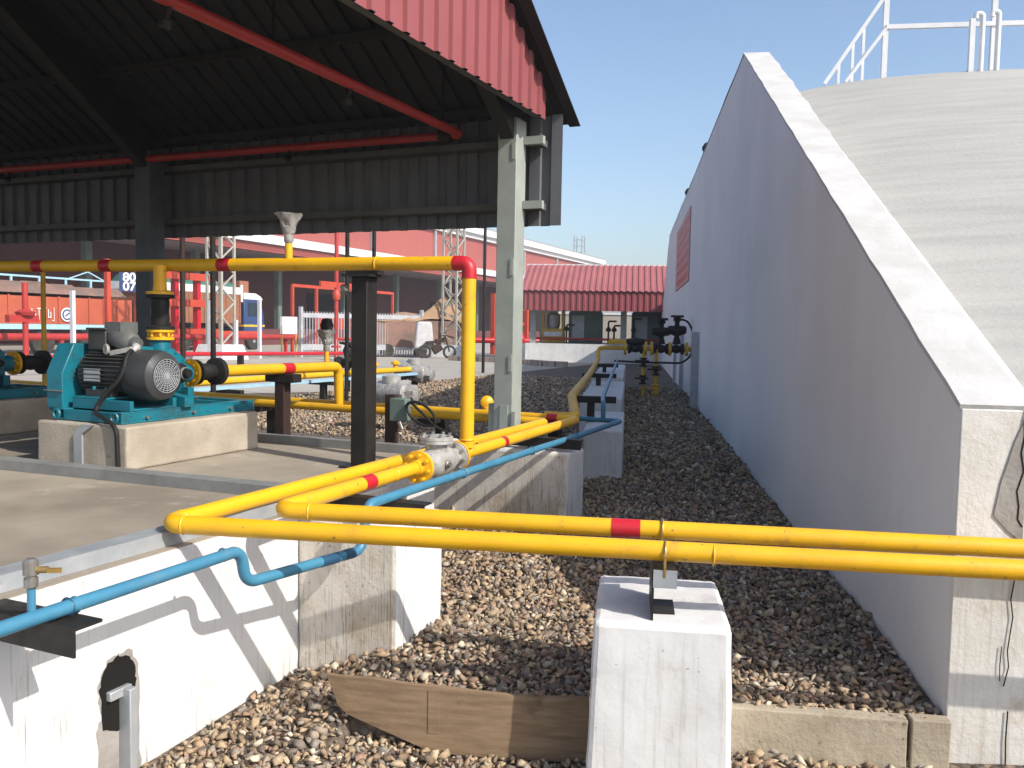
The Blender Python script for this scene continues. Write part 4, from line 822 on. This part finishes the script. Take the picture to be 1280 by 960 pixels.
# ------------------------------------------------------------------ lattice masts
def mast(label,a,b,h,w):
    t=thing('lattice_mast',label,'mast',(a,b,0),group='white lattice masts'); mb=MB()
    P=[(a+sx*w/2,b+sy*w/2) for sx,sy in ((-1,-1),(1,-1),(1,1),(-1,1))]
    for x,y in P: mb.bar((x,y,.5),(x,y,h),.09,.09)
    part('leg_angles',mb,'mast',t); mb=MB(); n=int(h/(w*.8)); st=(h-.6)/n
    for k in range(4):
        (x0,y0),(x1,y1)=P[k],P[(k+1)%4]
        for i in range(n):
            z=.6+i*st; mb.bar((x0,y0,z),(x1,y1,z+st),.05,.05) if (i+k)%2 else mb.bar((x1,y1,z),(x0,y0,z+st),.05,.05)
    part('lacing',mb,'mast',t)
    mb=MB(); mb.hexa([(a-.8,b-.8,-.1),(a+.8,b-.8,-.1),(a+.8,b+.8,-.1),(a-.8,b+.8,-.1),(a-.6,b-.6,.62),(a+.6,b-.6,.62),(a+.6,b+.6,.62),(a-.6,b+.6,.62)]); part('footing',mb,'white',t)
mast('left white lattice mast rising behind the near pump',-24.5,26.9,8.5,.72); mast('right white lattice mast on a whitewashed footing left of the yellow riser',-19.3,36.8,8.5,.72)
# ------------------------------------------------------------------ picket fence with gate
t=thing('picket_fence','white steel picket fence with bands at top and bottom','fence',(-22,33.5,0))
f0=Vector((-23.9,31.2,0)); f1=Vector((-20.5,35.9,0)); d=f1-f0; n=44
for z0,z1,nm in ((1.78,1.98,'top_band'),(.35,.6,'bottom_band')):
    mb=MB(); mb.bar(f0+Vector((0,0,(z0+z1)/2)),f1+Vector((0,0,(z0+z1)/2)),.04,z1-z0); part(nm,mb,'fence',t)
mb=MB()
for i in range(n+1): p=f0+d*i/n; mb.bar(p+Vector((0,0,.1)),p+Vector((0,0,2.05)),.045,.03)
part('pickets',mb,'fence',t)
for k in (0,1): mb=MB(); p=f0+d*k; mb.bar(p-Vector((0,0,.1)),p+Vector((0,0,2.25)),.14,.14); part('post',mb,'fence',t)
# ------------------------------------------------------------------ trucks
def wheel(t,x,y,z,r,w=.28):
    mb=MB(); mb.lathe([(r*.6,0),(r*.95,.0),(r,.05),(r,w-.05),(r*.95,w),(r*.6,w)],(x-w,y,z),(1,0,0),20); wh=part('wheel',mb,'tyre',t)
    mb=MB(); mb.lathe([(r*.58,0),(r*.5,-.05),(r*.2,-.05),(r*.18,.03)],(x-.01,y,z),(1,0,0),14); part('rim',mb,'galv',wh)
AT=-32
t=thing('cargo_truck','orange cargo truck body with white emblem parked behind the shaded pump','truck',(AT,24,0),group='trucks parked along the warehouse')
mb=MB(); mb.box(AT-2.4,AT,18.5,29.4,1.3,2.42)
for b in np.arange(18.8,29.3,.75): mb.box(AT+.001,AT+.05,b,b+.07,1.3,2.46)
body=part('side_body',mb,'truckorange',t)
mb=MB(); mb.box(AT-2.3,AT+.06,18.4,29.6,1.08,1.29); part('chassis_rail',mb,'truckblue',t)
mb=MB()
for bars in (((24.05,24.09,1.42,1.98),(24.09,24.2,1.42,1.45)),((24.3,24.34,1.5,1.92),(24.34,24.48,1.72,1.76),(24.46,24.5,1.5,1.74)),((24.62,24.66,1.48,1.96),(24.55,24.75,1.9,1.94)),((24.85,24.88,1.42,1.98),(24.88,24.98,1.94,1.98)),((25.05,25.09,1.55,1.9),(25.09,25.2,1.55,1.59),(25.16,25.2,1.59,1.8)),((25.32,25.35,1.42,1.98),(25.24,25.32,1.42,1.45))):
    for y0,y1,z0,z1 in bars: mb.box(AT+.052,AT+.056,y0,y1,z0,z1)
part('painted_letters',mb,'whitepaint',body)
mb=MB(); mb.lathe([(.30,0),(.30,.006)],(AT+.052,25.95,1.70),(1,0,0),24); em=part('round_emblem',mb,'whitepaint',body)
mb=MB(); mb.ring((AT+.06,25.95,1.70),(1,0,0),.20,.03,20); mb.bar((AT+.06,25.85,1.63),(AT+.06,26.07,1.78),.02,.05); part('emblem_mark',mb,'cabblue',em)
mb=MB(); vs_=[];fs_=[]; nb=30
for i in range(nb+1):
    b=18.6+i*10.6/nb; h=.35+.25*math.sin(i*.9)**2+random.uniform(-.06,.1)
    vs_+=[(AT-2.2,b,2.43),(AT-1.9,b,2.43+h),(AT-.6,b,2.43+h*.9),(AT-.12,b,2.43+.12)]
    if i: o=(i-1)*4; fs_+=[(o+q,o+q+1,o+q+5,o+q+4)[::-1] for q in range(3)]
mb.add(vs_,fs_,True); part('sack_load',mb,'cargo',t)
mb=MB()
for z in (2.95,3.36): mb.bar((AT-2.9,17,z+.02),(AT-2.9,30.5,z),.06,.08)
for b in np.arange(17.5,30.5,1.35): mb.bar((AT-2.9,b,2.4),(AT-2.9,b,3.38),.07,.09)
mb.bar((AT-2.9,28.4,3.36),(AT-2.9,29.5,3.75),.05,.05); mb.bar((AT-2.9,30.6,3.30),(AT-2.9,29.5,3.75),.05,.05); part('cargo_rail',mb,'truckblue',t)
for b in (19.7,20.8,24.9,27.2): wheel(t,AT,b,.52,.52)
mb=MB(); mb.box(AT-2.3,AT-.2,29.7,31.6,.7,2.45); part('cab',mb,'brownblack',t,bv=.1)
t=thing('cargo_truck','brown boarded truck with white top rail, green sheet and blue cab','truck',(AT,35,0),group='trucks parked along the warehouse')
mb=MB(); mb.box(AT-2.4,AT,30.2,36.6,1.45,2.98)
for b in np.arange(30.3,36.6,.52): mb.box(AT+.001,AT+.04,b,b+.07,1.45,2.98)
body=part('side_body',mb,'truckbrown',t)
mb=MB(); mb.box(AT-2.42,AT+.03,30.1,36.65,2.99,3.36); mb.box(AT-.02,AT+.06,36.6,36.75,2.6,3.5); part('top_rail',mb,'whitepaint',t)
mb=MB(); mb.prism([(AT-2.2,30.2,3.37),(AT-.15,30.2,3.37),(AT-.5,30.2,3.62),(AT-1.8,30.2,3.68)],(0,6.2,0)); part('sheet_cover',mb,'tarpgreen',t)
mb=MB(); mb.prism([(AT-2.3,36.9,.95),(AT-2.3,38.5,.95),(AT-2.3,38.5,1.9),(AT-2.3,38.25,2.75),(AT-2.3,36.9,2.75)],(2.3,0,0)); cab=part('cab',mb,'cabblue',t,bv=.04)
mb=MB(); mb.prism([(AT-2.3,36.85,2.76),(AT-2.3,38.4,2.76),(AT-2.3,38.2,2.95),(AT-2.3,37.8,3.1),(AT-2.3,36.85,3.1)],(2.32,0,0)); part('cab_roof',mb,'whitepaint',cab)
mb=MB(); mb.box(AT+.002,AT+.012,37.2,38.1,1.85,2.6); part('cab_window',mb,'glass',cab)
mb=MB(); mb.box(AT-2.32,AT+.02,36.88,38.55,1.28,1.40); part('stripe',mb,'mach',cab)
mb=MB(); mb.box(AT-2.2,AT+.02,30.2,38.4,.85,1.05); part('chassis_rail',mb,'orange',t)
mb=MB(); mb.box(AT-1.4,AT-.3,36.9,37.6,3.11,3.75); part('luggage_box',mb,'truckbrown',cab)
for b in (31.4,32.6,37.7): wheel(t,AT,b,.5,.5)
# ------------------------------------------------------------------ red fire lines, frames and boards in the yard
mb=MB(); mb.tube([(-26.2,14.0,.92),(-26.0,34.2,.86)],.12,12,.3); t=thing('fire_water_main','thick red fire water main running low across the yard','pipe',(-26,25,0)); part('pipe',mb,'firered',t)
for b in (17,21,25.5,29,33): mb=MB(); mb.box(-26.15-.06,-26.15+.06,b-.06,b+.06,-.1,.83); part('support',mb,'firered',t)
mb=MB(); mb.tube([(-20.2,12,.50),(-20.0,20.5,.50),(-19.9,28.6,.36)],.07,10,.3); t=thing('drain_main','thin maroon pipe lying low in front of the picket fence','pipe',(-20,20,0)); part('pipe',mb,'redpaint',t)
for b in (13,18,23): mb=MB(); mb.box(-20.2,-20.0,b-.06,b+.06,-.1,.40); part('block',mb,'black',t)
t=thing('hydrant_monitor','tall red fire monitor post before the picket fence','hydrant',(-20.9,29.6,0))
mb=MB(); mb.tube([(-20.9,29.6,-.1),(-20.9,29.6,6.8)],.085,12); mb.tube([(-20.9,29.6,.9),(-20.3,30.0,.9)],.06,8); mb.lathe([(.2,0),(.2,.08)],(-20.9,29.6,.55),(0,0,1),12); part('standpipe',mb,'firered',t)
mb=MB(); mb.lathe([(.13,0),(.16,.1),(.16,.3),(.1,.4)],(-20.9,29.6,2.5),(0,0,1),12); mb.bar((-20.9,28.5,3.1),(-20.9,31.2,3.1),.10,.22); part('monitor_arm',mb,'orange',t)
mb=MB(); mb.tube([(-20.7,29.3,-.1),(-20.9,29.6,1.0)],.05,8); part('brace',mb,'firered',t)
t=thing('gate_frame','row of thin red portal frames before the dark warehouse dock','frame',(-27,38,0))
fr=[Vector((-26,33.3,0)),Vector((-26,35.15,0)),Vector((-26,39.0,0)),Vector((-26,42.2,0))]
for p in fr: mb=MB(); mb.bar(p,p+Vector((0,0,3.35)),.12,.12); part('upright',mb,'orange',t)
for p,q in zip(fr,fr[1:]): mb=MB(); mb.bar(p+Vector((0,0,3.3)),q+Vector((0,0,3.3)),.10,.14); part('crossbar',mb,'orange',t)
mb=MB(); mb.bar(fr[1]+Vector((0,0,1.6)),fr[2]+Vector((0,0,1.6)),.06,.7); part('infill_panel',mb,'orange',t)
t=thing('red_rack','orange red steel rack frame beside the dark shed column','frame',(-27,24,0))
mb=MB()
for b in (27.5,28.75): mb=MB(); mb.bar((-27.5,b,-.1),(-27.5,b,3.3),.26,.2); part('upright',mb,'redpaint',t)
for z,b1 in ((3.4,29.5),(2.28,29.05),(1.05,29.9)): mb=MB(); mb.bar((-27.3,26.6,z),(-27.3,b1,z),.15,.30); part('beam',mb,'orange',t)
for a,b,h,lb,m in ((-26,22.8,3.1,'left red post of the pair under the number board','orange'),(-26,24.15,3.1,'right red post of the pair under the number board','orange')):
    mb=MB(); mb.bar((a,b,-.1),(a,b,h+.6),.16,.16); solo('red_post',lb,'post',mb,m,(a,b,0),group='red posts beside the number board')
for a,b,h,lb in ((-24,19.7,2.42,'leftmost white fence post in front of the orange truck'),(-24,22.65,2.25,'white fence post beside the shaded drop pipe'),(-24,25.75,2.33,'white fence post left of the lattice mast'),(-24,28.6,2.45,'white fence post right of the lattice mast'),(-24,27.2,1.6,'rightmost thin white fence post before the blue cab')):
    mb=MB(); mb.bar((a,b,-.1),(a,b,h),.13,.11); solo('fence_post',lb,'post',mb,'whitepaint',(a,b,0),group='white fence posts in the yard')
mb=MB(); mb.tube([(-24.6,18.5,-.1),(-24.6,18.5,2.6)],.09,10); mb.lathe([(.25,0),(.3,.1),(.1,.2)],(-24.6,18.5,1.6),(0,0,1),12); mb.bar((-24.6,17.9,1.5),(-24.6,18.9,1.5),.2,.22); solo('hydrant','red hydrant with dark valve in front of the orange truck','hydrant',mb,'firered',(-24.6,18.5,0))
t=thing('number_board','white board numbered 80 over 07 on a post behind the pump','sign',(-25.6,19.9,0))
ax_=Vector((.72,.69,0)); c=Vector((-25.6,23.42,2.90)); n_=Vector((.69,-.72,0))
mb=MB(); mb.bar(c-ax_*.34,c+ax_*.34,.03,.70); part('panel',mb,'cabblue',t)
for s,z in (('80',.165),('07',-.165)): part('number',text_mb(s,.44,c+Vector((0,0,z))+n_*.02,ax_,(0,0,1)),'board',t)
mb=MB(); mb.bar(c+ax_*.42+Vector((0,0,-3.0)),c+ax_*.42+Vector((0,0,.40)),.10,.10); part('post',mb,'whitepaint',t)
t=thing('green_board','small green board with a white top edge beside the number board','sign',(-25.3,21,0))
c=Vector((-25.3,24.05,2.85)); mb=MB(); mb.bar(c-ax_*.36,c+ax_*.36,.03,.62); part('panel',mb,'tarpgreen',t); mb=MB(); mb.bar(c-ax_*.36+Vector((0,0,.35)),c+ax_*.36+Vector((0,0,.35)),.04,.06); part('top_edge',mb,'whitepaint',t); mb=MB(); mb.bar(c+n_*-.05-Vector((0,0,3)),c-n_*.05,.08,.08); part('post',mb,'firered',t)
t=thing('blank_board','blank white notice board on thin legs left of the picket fence','sign',(-24.2,29.6,0))
c=Vector((-24.2,30.75,1.42)); mb=MB(); mb.bar(c-ax_*.36,c+ax_*.36,.04,.75); part('panel',mb,'board',t)
for s in (-.3,.3): mb=MB(); mb.bar(c+ax_*s-Vector((0,0,1.6)),c+ax_*s,.05,.05); part('leg',mb,'mach',t)
# covered load, cloth and cycle by the gate
t=thing('covered_load','heap covered with a tan tarpaulin beyond the picket fence','load',(-21,36.5,0))
mb=MB(); vs_=[];fs_=[]; nb=14
for i in range(nb+1):
    u=i/nb; h=.35+1.0*math.exp(-((u-.72)/.16)**2)+.25*math.exp(-((u-.3)/.2)**2)
    for k in range(6): v=k/5; vs_.append((-22.0+u*2.9+random.uniform(-.05,.05),33.8+u*3.6+v*1.6,1.55+h*math.sin(math.pi*min(1,v*.9+.08))+random.uniform(-.06,.06)))
    if i: o=(i-1)*6; fs_+=[(o+q,o+q+6,o+q+7,o+q+1) for q in range(5)]
mb.add(vs_,fs_,True); part('tarpaulin',mb,'tan',t)
mb=MB(); mb.hexa([(-21.9,34.0,.5),(-19.2,37.3,.5),(-20.2,38.5,.5),(-22.9,35.2,.5),(-21.9,34.0,1.75),(-19.2,37.3,1.75),(-20.2,38.5,1.75),(-22.9,35.2,1.75)]); part('load_body',mb,'cargo',t)
for k in (.1,.5,.9): mb=MB(); mb.lathe([(.32,0),(.32,.2)],(-21.9+2.6*k,34.3+3.2*k,.32),(.77,-.64,0),14); part('wheel',mb,'tyre',t)
mb=MB(); mb.hexa([(-19.9,34.2,.45),(-19.3,35.0,.45),(-19.6,35.5,.45),(-20.3,34.8,.45),(-19.85,34.4,1.7),(-19.4,34.95,1.7),(-19.6,35.2,1.7),(-20.15,34.75,1.7)]); solo('hanging_cloth','white cloth draped beside the tan covered load','cloth',mb,'cloth',(-19.8,34.7,0),bv=.1)
t=thing('parked_motorcycle','dark red motorcycle parked at the foot of the right lattice mast','motorcycle',(-19.1,34.8,0))
d=Vector((.7,.7,0)); c=Vector((-19.1,34.9,0))
for s in (-.6,.6): mb=MB(); mb.ring(c+d*s+Vector((0,0,.33)),d.cross(Vector((0,0,1))),.27,.055,18); part('wheel',mb,'tyre',t)
mb=MB(); mb.bar(c-d*.1+Vector((0,0,.8)),c+d*.35+Vector((0,0,.88)),.22,.2); mb.bar(c-d*.55+Vector((0,0,.75)),c-d*.1+Vector((0,0,.8)),.2,.1); mb.bar(c+d*.6+Vector((0,0,.33)),c+d*.38+Vector((0,0,1.05)),.07,.07); mb.bar(c-d*.2+Vector((0,0,.35)),c+d*.2+Vector((0,0,.6)),.2,.35); part('body',mb,'brownblack',t,bv=.03)
mb=MB(); mb.bar(c+d*.35+Vector((-.25,.25,1.08)),c+d*.35+Vector((.25,-.25,1.08)),.04,.04); part('handlebar',mb,'black',t)
# orange gate structure left of the far shed
t=thing('orange_gate','orange red steel gate tower left of the far shed','gate',(-17,44,0))
mb=MB()
for a,b in ((-19.6,42),(-18.9,42.6),(-18.2,43.2)): mb.bar((a,b,-.1),(a,b,3.3),.22,.22)
for z in (.9,1.7,2.5,3.2): mb.bar((-19.6,42,z),(-18.2,43.2,z),.1,.16)
part('tower',mb,'orange',t); mb=MB(); mb.tube([(-20.5,41,.8),(-17.4,43.6,.8)],.16,10); mb.lathe([(.2,0),(.3,.2),(.2,.5)],(-18.3,42.6,.7),(0,0,1),10); part('pipe',mb,'redpaint',t)

# ------------------------------------------------------------------ thin dusty air
m=bpy.data.materials.new('dusty_air'); m.use_nodes=True; nt=m.node_tree; nt.nodes.remove(nt.nodes['Principled BSDF'])
pv=nt.nodes.new('ShaderNodeVolumePrincipled'); pv.inputs['Color'].default_value=(.86,.89,.93,1); pv.inputs['Density'].default_value=.0014; pv.inputs['Anisotropy'].default_value=.2
nt.links.new(pv.outputs['Volume'],nt.nodes['Material Output'].inputs['Volume'])
mb=MB(); mb.box(-640,640,-100,640,-1.6,19); solo('haze',None,None,mb,m,(0,0,0),'W',kind='stuff')
